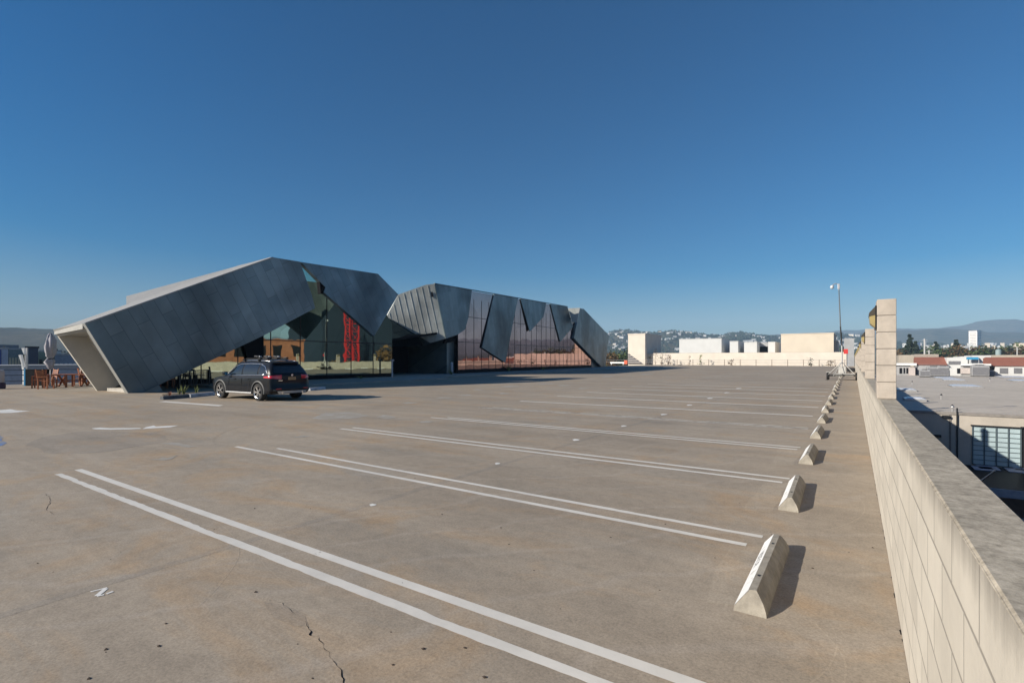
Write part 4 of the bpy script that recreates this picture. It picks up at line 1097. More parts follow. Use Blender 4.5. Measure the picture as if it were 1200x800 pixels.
# ================================================================== CAR
def make_car():
    rl, fl, rr_ = atZ(304.75, 469.5), atZ(262.0, 466.4), atZ(350.8, 466.8)
    fwd = Vector((fl.x - rl.x, fl.y - rl.y, 0)).normalized()
    ang = math.atan2(fwd.y, fwd.x)
    left = Vector((-fwd.y, fwd.x, 0))
    # which side faces us: the wheel contact points belong to the car's left side
    cen = rl - left * 0.80
    t = thing('parked_car', 'black compact estate car with silver roof rails parked in front of the zinc building', 'car', (cen.x, cen.y, 0), ang)
    paint, nt, b = nodes('black_car_paint')
    b.inputs['Base Color'].default_value = (0.006, 0.007, 0.010, 1); b.inputs['Metallic'].default_value = 0.0
    b.inputs['Roughness'].default_value = 0.3; b.inputs['Specular IOR Level'].default_value = 0.12; b.inputs['Coat Weight'].default_value = 0.35; b.inputs['Coat Roughness'].default_value = 0.02
    glass, nt2, b_ = nodes('car_glass'); b_.inputs['Base Color'].default_value = (0.012, 0.016, 0.02, 1); b_.inputs['Roughness'].default_value = 0.05
    b_.inputs['Specular IOR Level'].default_value = 0.9
    rubber = plain('car_plastic', (0.05, 0.052, 0.055), 0.55)
    # station rings (x forward from the rear axle): 10 points bottom centre -> roof centre, y is half width
    def ring(xb, w, zb, belt, wr, zr, dx=(0,) * 10, ys_=1.0, zsh=None):
        zs = [zb, zb, zb + 0.10, 0.45, 0.66, belt - 0.13, belt, zr - 0.10, zr - 0.02, zr]
        yy = [0, w * 0.86, w * 0.985, w * 1.0, w * 0.995, w * 0.975, w * 0.93, wr * 1.0, wr * 0.82, 0]
        return [Vector((xb + dx[i], yy[i] * ys_, zs[i])) for i in range(10)]
    R = []
    rd = (0.10, 0.06, -0.02, -0.06, -0.02, 0.0, 0.03, 0.26, 0.40, 0.42)
    R.append(ring(-0.86, 0.86, 0.28, 1.06, 0.60, 1.52, rd, 0.0))
    R.append(ring(-0.86, 0.86, 0.28, 1.06, 0.60, 1.52, rd, 0.55))
    R.append(ring(-0.82, 0.87, 0.28, 1.06, 0.62, 1.53, rd, 0.88))
    R.append(ring(-0.70, 0.90, 0.27, 1.05, 0.64, 1.54, [d * 0.8 for d in rd], 0.985))
    R.append(ring(-0.35, 0.91, 0.25, 1.04, 0.66, 1.555, [d * 0.35 for d in rd], 1.0))
    R.append(ring(0.35, 0.91, 0.24, 1.02, 0.68, 1.575))
    R.append(ring(1.10, 0.91, 0.24, 1.0, 0.69, 1.575))
    R.append(ring(1.65, 0.91, 0.24, 0.985, 0.68, 1.54))
    R.append(ring(2.02, 0.91, 0.24, 0.975, 0.66, 1.40))
    R.append(ring(2.40, 0.905, 0.24, 0.965, 0.66, 1.17))
    R.append(ring(2.62, 0.90, 0.24, 0.94, 0.62, 1.02))
    R.append(ring(2.95, 0.89, 0.24, 0.90, 0.60, 0.985))
    R.append(ring(3.28, 0.86, 0.25, 0.84, 0.56, 0.92))
    R.append(ring(3.48, 0.80, 0.27, 0.76, 0.50, 0.84, ys_=0.93))
    R.append(ring(3.54, 0.78, 0.28, 0.74, 0.48, 0.81, ys_=0.55))
    R.append(ring(3.55, 0.78, 0.28, 0.74, 0.48, 0.81, ys_=0.0))
    def cr(a, b, c, d, s):
        return 0.5 * ((2 * b) + (c - a) * s + (2 * a - 5 * b + 4 * c - d) * s * s + (3 * b - a - 3 * c + d) * s ** 3)
    nR = len(R)
    def Sf(s, tt):
        """surface point, s station (float), tt section (float)"""
        s = max(0, min(nR - 1 - 1e-6, s)); i = int(s); f_ = s - i
        def col(k):
            k = max(0, min(nR - 1, k)); t2 = max(0, min(9 - 1e-6, tt)); j = int(t2); g = t2 - j
            P = R[k]; g2 = lambda q: P[max(0, min(9, q))]
            if j >= 6 and j < 7: return P[6].lerp(P[7], g) + Vector((0, 0.03 * math.sin(PI * g), 0)) * (1 if P[6].y > 0.3 else 0)
            return cr(g2(j - 1), g2(j), g2(j + 1), g2(j + 2), g)
        return cr(col(i - 1), col(i), col(i + 1), col(i + 2), f_)
    def patch_(s0, s1, t0, t1, off, side=1, ns=10, ntt=6, sh=None, bmx=None, thick=0.01):
        bm = bmx or nb(); g = []
        for i in range(ns + 1):
            row = []
            for j in range(ntt + 1):
                s = s0 + (s1 - s0) * i / ns; tt = (t0 + (t1 - t0) * j / ntt)
                if sh: s, tt = sh(i / ns, j / ntt)
                p = Sf(s, tt); e = 0.02
                n_ = (Sf(s + e, tt) - Sf(s - e, tt)).cross(Sf(s, tt + e) - Sf(s, tt - e))
                n_ = n_.normalized() if n_.length > 1e-9 else Vector((0, 1, 0))
                if n_.dot(p - Vector((1.3, 0, 0.7))) < 0: n_ = -n_
                q = p + n_ * off; row.append(bm.verts.new((q.x, q.y * side, q.z)))
            g.append(row)
        for i in range(ns):
            for j in range(ntt): bm.faces.new((g[i][j], g[i + 1][j], g[i + 1][j + 1], g[i][j + 1]))
        return bm
    bm = nb(); NS, NT = 110, 54; G_ = {}
    for side in (1, -1):
        g = []
        for i in range(NS + 1):
            g.append([bm.verts.new(Vector((q.x, q.y * side, q.z))) for q in (Sf((nR - 1) * i / NS, 9 * j / NT) for j in range(NT + 1))])
        for i in range(NS):
            for j in range(NT): bm.faces.new((g[i][j], g[i + 1][j], g[i + 1][j + 1], g[i][j + 1]))
    bmesh.ops.remove_doubles(bm, verts=bm.verts, dist=0.002)
    body = obj('body', bm, paint, t, smooth=True)
    # wheel openings
    cut = nb()
    for x in (0, 2.67):
        for s in (-1, 1): lathe(cut, [(0.0, -0.22), (0.395, -0.22), (0.395, 0.22), (0.0, 0.22)], 40, T(x, s * 0.86, 0.36) @ rot(x=PI / 2))
    me = bpy.data.meshes.new('cut'); bmesh.ops.recalc_face_normals(cut, faces=cut.faces); cut.to_mesh(me); cut.free()
    co = bpy.data.objects.new('cut', me); COL.objects.link(co)
    body.parent = None
    md = body.modifiers.new('b', 'BOOLEAN'); md.operation = 'DIFFERENCE'; md.object = co; md.solver = 'EXACT'
    bpy.context.view_layer.update()
    dg = bpy.context.evaluated_depsgraph_get(); nm = bpy.data.meshes.new_from_object(body.evaluated_get(dg))
    body.modifiers.clear(); body.data = nm; bpy.data.objects.remove(co); body.parent = t
    for p_ in nm.polygons: p_.use_smooth = True
    nm.set_sharp_from_angle(angle=math.radians(38))
    # side windows with bright surround
    wins = []
    for side in (1, -1):
        def shp(i0, i1, top0, top1):
            def f(a, b2):
                s = i0 + (i1 - i0) * a; top = top0 + (top1 - top0) * a
                return s, 6.05 + (top - 6.05) * b2
            return f
        for (s0, s1, ta, tb) in ((3.75, 4.55, 6.45, 6.93), (4.7, 6.0, 6.93, 6.93), (6.15, 7.9, 6.93, 6.88)):
            bm = patch_(0, 0, 0, 0, 0.007, side, 14, 6, shp(s0, s1, ta, tb)); obj('side_window', bm, glass, t, smooth=True)
        bm = patch_(0, 0, 0, 0, 0.006, side, 6, 6, shp(8.0, 8.9, 6.85, 6.35)); obj('side_window', bm, glass, t, smooth=True)
        pts = [Sf(s, 6.0) for s in (3.6, 4.2, 5, 6, 7, 8, 8.9)] + [Sf(s, tt) for s, tt in ((8.6, 6.4), (8.2, 6.85), (7.6, 6.98), (6.5, 6.99), (5.5, 6.99), (4.6, 6.97), (4.1, 6.8), (3.75, 6.5), (3.6, 6.2), (3.6, 6.0))]
        bm = nb(); tube(bm, [(p_.x, (p_.y + 0.012) * side, p_.z) for p_ in pts], 0.016, 6); obj('window_trim', bm, M_CHROME, t, smooth=True)
        bm = nb(); pts = [Sf(s, 7.9) for s in (3.3, 3.8, 4.5, 5.5, 6.5, 7.3)]
        tube(bm, [(p_.x, (p_.y + 0.0) * side, p_.z + (0.05 if 0 < i < 5 else 0.0)) for i, p_ in enumerate(pts)], 0.02, 8); obj('roof_rail', bm, M_CHROME, t, smooth=True)
        bm = nb(); box(bm, 0.42, 2.22, 0.895 * side - 0.02, 0.895 * side + 0.03, 0.27, 0.33, bevel=0.01); obj('sill_trim', bm, M_ALU, t)
        # arch cladding
        for x in (0, 2.67):
            bm = nb(); pts = []
            for k in range(15):
                a = PI * (-0.06 + 1.12 * k / 14); r1, r2 = 0.392, 0.445
                pts.append(((x + r1 * math.cos(a), 0.36 + r1 * math.sin(a)), (x + r2 * math.cos(a), 0.36 + r2 * math.sin(a))))
            for (i1, o1), (i2, o2) in zip(pts, pts[1:]):
                q = []
                for yo in (0.80, 0.922):
                    q += [Vector((i1[0], yo * side, i1[1])), Vector((o1[0], (yo - (0.012 if yo > .9 else 0)) * side, o1[1])), Vector((o2[0], (yo - (0.012 if yo > .9 else 0)) * side, o2[1])), Vector((i2[0], yo * side, i2[1]))]
                vs_ = [bm.verts.new(p_) for p_ in q]
                bm.faces.new(vs_[0:4]); bm.faces.new(vs_[4:8])
                for k in range(4): bm.faces.new((vs_[k], vs_[(k + 1) % 4], vs_[4 + (k + 1) % 4], vs_[4 + k]))
            obj('arch_cladding', bm, rubber, t)
        bm = nb(); box(bm, 2.02, 2.2, side * 0.93, side * 1.09, 1.0, 1.14, bevel=0.03); mi = obj('door_mirror', bm, paint, t, smooth=True)
        bm = nb(); box(bm, 2.008, 2.02, side * 0.95, side * 1.07, 1.02, 1.12); obj('mirror_glass', bm, plain('blue_mirror', (0.1, 0.3, 0.45), 0.1, 0.6), mi)
        for hx in (0.72, 1.62):
            bm = nb(); box(bm, hx - 0.1, hx + 0.1, side * 0.895, side * 0.928, 0.84, 0.865, bevel=0.006); obj('door_handle', bm, paint, t)
        for gx in (0.50, 1.12, 2.02):
            bm = nb(); bar(bm, (gx if gx > .6 else gx + .1, side * 0.9095, 0.36), (gx, side * 0.905, 0.9), 0.008, 0.008); obj('door_gap', bm, M_BLACK, t)
        # tail light wrapping round the corner
        bm = patch_(1.05, 4.0, 4.75, 5.75, 0.012, side, 16, 4, lambda a, b2: (0.95 + 3.0 * a, 4.72 + 0.30 * a + (1.12 - 0.55 * a) * b2))
        lm, lnt, lb = nodes('tail_light_red') if 'tl' not in MATS else (MATS['tl'], None, None)
        if lb is not None:
            lb.inputs['Base Color'].default_value = (0.55, 0.012, 0.02, 1); lb.inputs['Roughness'].default_value = 0.12; lb.inputs['Coat Weight'].default_value = 1; MATS['tl'] = lm
        obj('tail_light', bm, lm, t, smooth=True)
        bm = nb(); box(bm, -0.925, -0.90, side * 0.60 - 0.11, side * 0.60 + 0.11, 0.47, 0.505, bevel=0.006); obj('rear_reflector', bm, lm, t)
        bm = patch_(12.4, 13.6, 5.0, 5.9, 0.01, side, 6, 3); obj('headlight', bm, M_ALU, t, smooth=True)
        # wheels
        for x in (0, 2.67):
            Mx = T(x, side * 0.80, 0.345) @ rot(x=-side * PI / 2)
            bm = nb(); lathe(bm, [(0.235, -0.11), (0.31, -0.115), (0.343, -0.09), (0.345, 0.0), (0.343, 0.09), (0.31, 0.115), (0.235, 0.11)], 40, Mx, False)
            wh = obj('wheel', bm, M_RUB, t, smooth=True)
            bm = nb(); lathe(bm, [(0.24, 0.10), (0.225, 0.10), (0.215, 0.03), (0.0, 0.01)], 36, Mx, False); obj('wheel_dish', bm, M_BLKM, wh)
            bm = nb()
            lathe(bm, [(0.245, 0.105), (0.238, 0.112), (0.222, 0.105), (0.222, 0.07)], 36, Mx, False)
            for k in range(5):
                for dd in (-0.17, 0.17):
                    a = 2 * PI * k / 5 + dd; a2 = 2 * PI * k / 5 + dd * 0.45
                    c1 = Mx @ Vector((0.05 * math.cos(a2), 0.05 * math.sin(a2), 0.085)); c2 = Mx @ Vector((0.228 * math.cos(a), 0.228 * math.sin(a), 0.095))
                    bar(bm, c1, c2, 0.024, 0.03)
            lathe(bm, [(0.055, 0.05), (0.055, 0.10), (0.0, 0.105)], 16, Mx)
            obj('alloy_rim', bm, M_CHROME, wh)
    # rear glass, windscreen
    bm = nb()
    for sd_ in (1, -1): patch_(0, 0, 0, 0, 0.008, sd_, 8, 8, lambda a, b2: (0.02 + 2.15 * a, 6.12 + (0.75 - 0.05 * a) * b2), bm)
    bmesh.ops.remove_doubles(bm, verts=bm.verts, dist=0.012)
    obj('rear_window', bm, glass, t, smooth=True)
    bm = nb()
    for sd_ in (1, -1): patch_(0, 0, 0, 0, 0.008, sd_, 8, 8, lambda a, b2: (7.35 + 2.3 * a, 7.25 + 1.72 * b2), bm)
    obj('windscreen', bm, glass, t, smooth=True)
    bm = nb(); prism(bm, [(-0.62, -0.52, 1.50), (-0.62, 0.52, 1.50), (-0.36, 0.60, 1.55), (-0.36, -0.60, 1.55)], (0, 0, 0.02)); obj('roof_spoiler', bm, paint, t)
    # rear bumper cladding, plate, badge, exhausts, lettering
    bm = nb(); prism(bm, [(-0.90, -0.60, 0.30), (-0.90, 0.60, 0.30), (-0.915, 0.66, 0.40), (-0.915, -0.66, 0.40)], (-0.02, 0, 0)); obj('rear_diffuser', bm, M_ALU, t)
    bm = nb(); box(bm, -0.905, -0.885, -0.80, 0.80, 0.415, 0.465, bevel=0.006); obj('bumper_strip', bm, rubber, t)
    bm = nb(); box(bm, -0.90, -0.885, -0.17, 0.17, 0.83, 0.94, bevel=0.004); pl = obj('number_plate', bm, plain('plate_orange_white', (0.55, 0.34, 0.16), 0.5), t)
    bm = nb()
    for k in range(6): box(bm, -0.9035, -0.9005, -0.13 + k * 0.045, -0.105 + k * 0.045, 0.86, 0.91)
    obj('plate_characters', bm, plain('plate_dark', (0.1, 0.05, 0.04), 0.6), pl)
    bm = nb(); lathe(bm, [(0.042, -0.004), (0.042, 0.006), (0.0, 0.008)], 24, T(-0.895, 0, 1.02) @ rot(y=-PI / 2)); bd = obj('round_badge', bm, M_CHROME, t)
    bm = nb()
    for q in (0, 2):
        vc = bm.verts.new((-0.9045, 0, 1.02)); arc = [bm.verts.new((-0.9045, 0.028 * math.cos((q + k / 6) * PI / 2), 1.02 + 0.028 * math.sin((q + k / 6) * PI / 2))) for k in range(7)]
        for k in range(6): bm.faces.new((vc, arc[k], arc[k + 1]))
    obj('badge_quarters', bm, plain('badge_blue', (0.02, 0.1, 0.4), 0.3), bd)
    bm = nb(); box(bm, -0.897, -0.888, 0.42, 0.60, 0.80, 0.825); obj('model_lettering', bm, M_CHROME, t)
    for s in (-0.45, 0.45):
        bm = nb(); tube(bm, [(-0.93, s, 0.33), (-0.75, s, 0.33)], 0.04, 14); obj('exhaust', bm, M_CHROME, t)
    # roof carriers
    for x in (0.35, 1.35):
        bm = nb(); tube(bm, [(x, -0.70, 1.64), (x, 0.70, 1.64)], 0.022, 8)
        for s in (-0.62, 0.62): box(bm, x - 0.05, x + 0.05, s - 0.03, s + 0.03, 1.56, 1.66, bevel=0.01)
        obj('cross_bar', bm, M_BLKM, t)
    for y in (-0.42, 0.0, 0.42):
        bm = nb(); bar(bm, (0.05, y, 1.675), (1.5, y, 1.675), 0.08, 0.035)
        bar(bm, (0.45, y - 0.08, 1.695), (0.75, y - 0.02, 1.79), 0.045, 0.045); bar(bm, (0.45, y + 0.08, 1.695), (0.75, y + 0.02, 1.79), 0.045, 0.045)
        box(bm, 0.0, 0.2, y - 0.06, y + 0.06, 1.694, 1.74, bevel=0.015); box(bm, 0.72, 0.95, y - 0.05, y + 0.05, 1.74, 1.80, bevel=0.02)
        c = obj('bike_tray', bm, M_BLKM, t)
        bm = nb(); box(bm, 0.56, 0.62, y - 0.045, y + 0.045, 1.735, 1.78, bevel=0.01); obj('clamp', bm, M_ALU, c)
make_car()

# ================================================================== GENERIC BUILDINGS
def building(name, label, x0, x1, y0, y1, z0, z1, mat, group=None, cat='building', rows=0, cols=0, face='S', winmat=None, parapet=0.0, roofmat=None, rz=0.0):
    cx, cy = (x0 + x1) / 2, (y0 + y1) / 2
    t = thing(name, label, cat, (cx, cy, z0), rz, group)
    hx, hy, H = (x1 - x0) / 2, (y1 - y0) / 2, z1 - z0
    bm = nb(); box(bm, -hx, hx, -hy, hy, 0, H); obj('walls', bm, mat, t)
    bm = nb(); ov = 0.05 + 0.002 * H
    box(bm, -hx + 0.3, hx - 0.3, -hy + 0.3, hy - 0.3, H + 0.002, H + 0.05); obj('roof', bm, roofmat or M_ROOFT, t)
    if parapet:
        bm = nb()
        for (a, b2, c, d) in ((-hx - ov, hx + ov, -hy - ov, -hy + 0.25), (-hx - ov, hx + ov, hy - 0.25, hy + ov), (-hx - ov, -hx + 0.25, -hy + 0.252, hy - 0.252), (hx - 0.25, hx + ov, -hy + 0.252, hy - 0.252)):
            box(bm, a, b2, c, d, H + 0.003, H + parapet)
        obj('parapet', bm, mat, t)
    wmt = winmat or M_BLKM
    for r in range(rows):
        for c in range(cols):
            z = H * (r + 0.5) / rows; wz = H / rows * 0.28
            for f in face:
                if f == 'S':
                    x = -hx + 2 * hx * (c + 0.5) / cols; wx = hx / cols * 0.55
                    bm = nb(); box(bm, x - wx, x + wx, -hy - 0.04, -hy + 0.1, z - wz, z + wz)
                elif f == 'W':
                    y = -hy + 2 * hy * (c + 0.5) / cols; wx = hy / cols * 0.55
                    bm = nb(); box(bm, -hx - 0.04, -hx + 0.1, y - wx, y + wx, z - wz, z + wz)
                elif f == 'E':
                    y = -hy + 2 * hy * (c + 0.5) / cols; wx = hy / cols * 0.55
                    bm = nb(); box(bm, hx - 0.1, hx + 0.04, y - wx, y + wx, z - wz, z + wz)
                obj('window', bm, wmt, t)
    return t

# --- far end of the deck: rail fence, cream wall, tower
YF = 132.6
ft = thing('rail_fence', 'thin rail fence with evenly spaced posts at the far end of the deck', 'fence', (-30, YF, 0))
for i in range(13):
    p = atY(775 + 18.5 * i if i < 12 else 990, 425, YF)
    bm = nb(); box(bm, p.x - 0.06, p.x + 0.06, YF - 0.06, YF + 0.06, 0, 1.45); obj('post', bm, plain('rust_post', (0.22, 0.17, 0.14), 0.8), ft, world=True)
for z in (1.3, 0.75):
    bm = nb(); tube(bm, [(atY(700, 425, YF).x, YF, z), (0.1, YF, z)], 0.035, 6); obj('rail', bm, M_STEEL, ft, world=True)
def far_box(name, label, u0, u1, vt, Y, depth, mat, group=None, zb=GZ, cat='building', **k):
    a, b2 = atY(u0, vt, Y), atY(u1, vt, Y)
    return building(name, label, a.x, b2.x, Y, Y + depth, zb, (a.z + b2.z) / 2, mat, group, cat, **k)
far_box('cream_wall_building', 'long low cream wall behind the rail fence at the far end of the deck', 757, 992, 413.3, 136.5, 20, M_CREAM2, cat='building', parapet=0.0)
tw = far_box('stair_tower', 'square cream stair tower at the left end of the long cream wall', 736, 756, 391.8, 134.5, 14, M_CREAM2, cat='tower', parapet=0.25)
# stair on the tower front: shade painted as a dark wedge behind slats
aa = atY(736.5, 414, 134.5); bb = atY(754, 426, 134.5)
bm = nb(); prism(bm, [(aa.x, 134.3, aa.z), (bb.x, 134.3, 0.2), (aa.x, 134.3, 0.2)], (0, 0.19, 0)); obj('painted_stair_shade', bm, plain('shaded_slats', (0.12, 0.115, 0.13), 0.9), tw, world=True)
bm = nb()
for k in range(5):
    z = 0.6 + k * 0.6; x1 = aa.x + (bb.x - aa.x) * (1 - (z / aa.z)) 
    box(bm, aa.x, max(aa.x + 0.2, x1), 134.2, 134.29, z - 0.06, z + 0.06)
obj('stair_slats', bm, M_CREAM2, tw, world=True)
# white flat-roofed boxes beyond
for (u0, u1, vt, lb) in ((796, 845.5, 397.3, 'widest white windowless block beyond the cream wall'), (855.2, 865, 400.2, 'narrow white block just right of the widest white one'), (872, 887, 401.2, 'medium white block left of the open loading canopy'), (900.2, 908.3, 401.0, 'narrow white block just left of the big cream hall')):
    far_box('white_block', lb, u0, u1, vt, 205, 26, M_WHITEW, 'white windowless blocks beyond the cream wall', parapet=0.2)
cn = far_box('loading_canopy', 'grey open loading canopy between two white blocks', 887.5, 900, 401.4, 212, 14, M_GREYW, cat='building')
a_, b3 = atY(887.6, 406, 211.9), atY(899.5, 413, 211.9)
bm = nb(); box(bm, a_.x, b3.x, 211.85, 211.99, b3.z, a_.z); obj('dark_opening', bm, M_BLACK, cn, world=True)
far_box('cream_hall', 'big cream windowless hall beyond the far right of the deck', 915.2, 977, 391.3, 190, 30, M_CREAM, parapet=0.25)
far_box('cream_annex', 'small cream annex at the right side of the big cream hall', 977.8, 982, 398.8, 194, 18, M_CREAM)
far_box('grey_hall', 'pale grey hall between the cream annex and the parapet pillars', 989, 1001, 396.5, 320, 40, M_GREYW)
# scraggly plants on the far fence
def shrub(u, vb, vt, mat, lb, w):
    b0 = atY(u, vb, YF + 0.9); H = atY(u, vt, YF + 0.9).z
    t = thing('climbing_plant', lb, 'plant', (b0.x, YF + 0.9, 0), 0, 'scraggly plants against the cream wall')
    bm = nb(); bs = nb()
    tube(bs, [(0, 0, 0), (0.1, 0, H * 0.5), (-0.05, 0, H * 0.95)], [0.04, 0.03, 0.015], 5); obj('stem', bs, M_BARK, t)
    for i in range(int(160 * w)):
        z = H * random.uniform(0.05, 1); x = random.gauss(0, w * (1 - 0.5 * z / H)); y = random.gauss(0, 0.25)
        s = random.uniform(0.05, 0.13); c = Vector((x, y, z)); r = Matrix.Rotation(random.uniform(0, 6), 3, 'Z') @ Matrix.Rotation(random.uniform(0, 3), 3, 'X')
        bm.faces.new([bm.verts.new(c + r @ Vector(q)) for q in ((-s, -s, 0), (s, -s, 0), (s, s, 0), (-s, s, 0))])
    obj('leaves', bm, mat, t)
M_DRY = plain('dry_leaves', (0.22, 0.15, 0.09), 0.9, var=0.3)
shrub(768, 426, 408, M_DRY, 'tallest dry orange-brown plant against the cream wall near the tower', 0.6)
shrub(762, 426, 417, M_LEAFD, 'thin dark plant just left of the tallest dry one', 0.3)
shrub(776, 426, 414, M_LEAFD, 'dark sparse plant just right of the tallest dry one', 0.35)
shrub(784, 426, 416, M_DRY, 'low twiggy plant, fourth from the tower', 0.5)
shrub(808, 426, 417, M_DRY, 'small twiggy plant under the left part of the widest white block', 0.3)
shrub(821, 426, 416, M_WEED, 'yellow-green topped plant under the right part of the widest white block', 0.35)
shrub(857, 426, 421, M_DRY, 'low grey tuft at the wall foot under the narrow white block', 0.5)
shrub(949.5, 426.5, 418.5, M_LEAFD, 'dark bushy plant by the fence under the big cream hall', 0.4)
shrub(973, 427, 422, M_DRY, 'low dry tuft near the camera mast', 0.6)
p = atY(733.5, 423, 131)
ob = thing('orange_barrier', 'small orange barrier standing left of the cream tower', 'barrier', (p.x, 131, 0))
bm = nb(); box(bm, -0.45, 0.45, -0.2, 0.2, 0.15, 1.2, bevel=0.05); obj('barrier_body', bm, plain('barrier_orange', (0.7, 0.12, 0.05), 0.6), ob)
bm = nb(); box(bm, -0.55, 0.55, -0.3, 0.3, 0, 0.148); obj('barrier_foot', bm, M_BLKM, ob)
p = atY(724, 424, 131)
bc = thing('white_barrier', 'low white barrier left of the orange one', 'barrier', (p.x, 131, 0))
bm = nb(); box(bm, -2.2, 2.0, -0.1, 0.1, 0.35, 0.75, bevel=0.03); obj('rail', bm, M_WHITE, bc)
for x in (-1.8, 1.6):
    bm = nb(); box(bm, x - 0.08, x + 0.08, -0.25, 0.25, 0, 0.348); obj('foot', bm, M_WHITE, bc)

# ================================================================== LOWER BUILDING ON THE RIGHT
RZ = EYE - 4.5; YB = 54.9
lb_ = thing('industrial_building', 'large flat-roofed pale concrete industrial building below the parapet with a tall gridded window', 'building', (45, YB, GZ))
def lpart(name, bm, mat): return obj(name, bm, mat, lb_, world=True)
bm = nb(); box(bm, 2.6, 110, YB, 172, GZ, RZ); lpart('walls', bm, plain('pale_render', (0.47, 0.42, 0.355), 0.85, var=0.1, scale=0.5, bmp=0.1))
bm = nb()
nx, ny = 40, 40
for i in range(nx):
    for j in range(ny):
        def rv_(a, b_): return (2.6 + 107.4 * a / nx, YB + 117.1 * b_ / ny, RZ + 0.03 + 0.05 * noise.noise(Vector((a * 1.7, b_ * 1.3, 0))) * (0 < a < nx) * (0 < b_ < ny) + 0.02)
        bm.faces.new([bm.verts.new(rv_(*q)) for q in ((i, j), (i + 1, j), (i + 1, j + 1), (i, j + 1))])
bmesh.ops.remove_doubles(bm, verts=bm.verts, dist=0.001)
def mat_lroof():
    m, nt, b = nodes('roof_membrane'); v = coords(nt)
    n1 = noise_node(nt, 0.12, 8, 0.7, v, 0.8); n2 = noise_node(nt, 1.2, 8, 0.7, v)
    c = ramp(nt, n1, [(0.3, (0.47, 0.415, 0.345)), (0.7, (0.60, 0.535, 0.45))])
    c = mix(nt, 1.0, c, ramp(nt, n2, [(0.25, 0.8), (0.7, 1.08)]), 'MULTIPLY')
    w = nt.nodes.new('ShaderNodeTexWave'); w.wave_type = 'BANDS'; w.bands_direction = 'Y'; w.inputs['Scale'].default_value = 0.16; w.inputs['Distortion'].default_value = 0.6
    nt.links.new(v, w.inputs[0]); c = mix(nt, ramp(nt, w.outputs['Fac'], [(0.0, 0.5), (0.03, 0.0)]), c, (0.25, 0.22, 0.19))
    nt.links.new(c, b.inputs['Base Color']); b.inputs['Roughness'].default_value = 0.9
    return m
lpart('flat_roof', bm, mat_lroof())
bm = nb(); box(bm, 2.55, 110, YB - 0.06, YB + 0.12, RZ - 0.12, RZ + 0.10); lpart('roof_edge_trim', bm, plain('edge_trim', (0.26, 0.235, 0.21), 0.7))
# gridded window
w0, w1 = atY(1139.5, 500.5, YB), atY(1196, 501, YB); wb = atY(1168, 545.5, YB).z; wt = atY(1168, 500.8, YB).z
bm = nb(); box(bm, w0.x, w1.x, YB - 0.05, YB + 0.1, wb, wt); wn_ = lpart('window', bm, M_TEALPANE)
bm = nb()
for i in range(5):
    x = w0.x + (w1.x - w0.x) * i / 4; box(bm, x - 0.04, x + 0.04, YB - 0.12, YB - 0.052, wb, wt)
for j in range(9):
    z = wb + (wt - wb) * j / 8; box(bm, w0.x - 0.03, w1.x + 0.03, YB - 0.10, YB - 0.053, z - 0.02, z + 0.02)
bm.transform(wm(lb_).inverted()); 
fo = obj('window_grid', bm, plain('window_bar', (0.09, 0.12, 0.13), 0.5), wn_)
bm = nb(); box(bm, w0.x - 0.12, w1.x + 0.12, YB - 0.16, YB - 0.055, wt + 0.03, wt + 0.13); lpart('window_lintel', bm, M_BLKM)
# wall pilaster lines, downpipe, lamps
for u in (1121.5, ):
    p = atY(u, 487, YB); bm = nb(); box(bm, p.x - 0.05, p.x + 0.05, YB - 0.12, YB - 0.005, GZ, RZ + 0.45); lpart('downpipe', bm, M_BLKM)
p = atY(1114, 487, YB); bm = nb(); box(bm, p.x - 0.1, p.x + 0.02, YB - 0.06, YB - 0.004, GZ, RZ - 0.15); lpart('wall_joint', bm, plain('joint_dark', (0.2, 0.18, 0.16), 0.8))
p = atY(1108, 487.5, YB); bm = nb(); box(bm, p.x - 0.25, p.x + 0.25, YB - 0.3, YB - 0.005, p.z - 0.1, p.z + 0.08, bevel=0.02); lpart('floodlight', bm, M_BLKM)
p = atY(1098, 510, YB); bm = nb(); box(bm, p.x - 0.25, p.x + 0.25, YB - 0.3, YB - 0.005, p.z - 0.1, p.z + 0.08, bevel=0.02); lpart('floodlight', bm, M_BLKM)
p = atY(1116, 480, YB + 0.3); bm = nb(); tube(bm, [(p.x, YB + .3, RZ + 0.05), (p.x, YB + 0.3, RZ + 0.5)], 0.05, 8); lathe(bm, [(0.0, 0), (0.16, 0.02), (0.12, 0.12), (0, 0.16)], 12, T(p.x, YB + .3, RZ + 0.45)); lpart('roof_vent_pipe', bm, M_STEEL)
p = atY(1200, 515, YB); bm = nb(); box(bm, p.x - 0.2, p.x + 3, YB - 0.04, YB - 0.004, wb - 1, p.z + 1.0); lpart('dark_door', bm, M_BLKM)
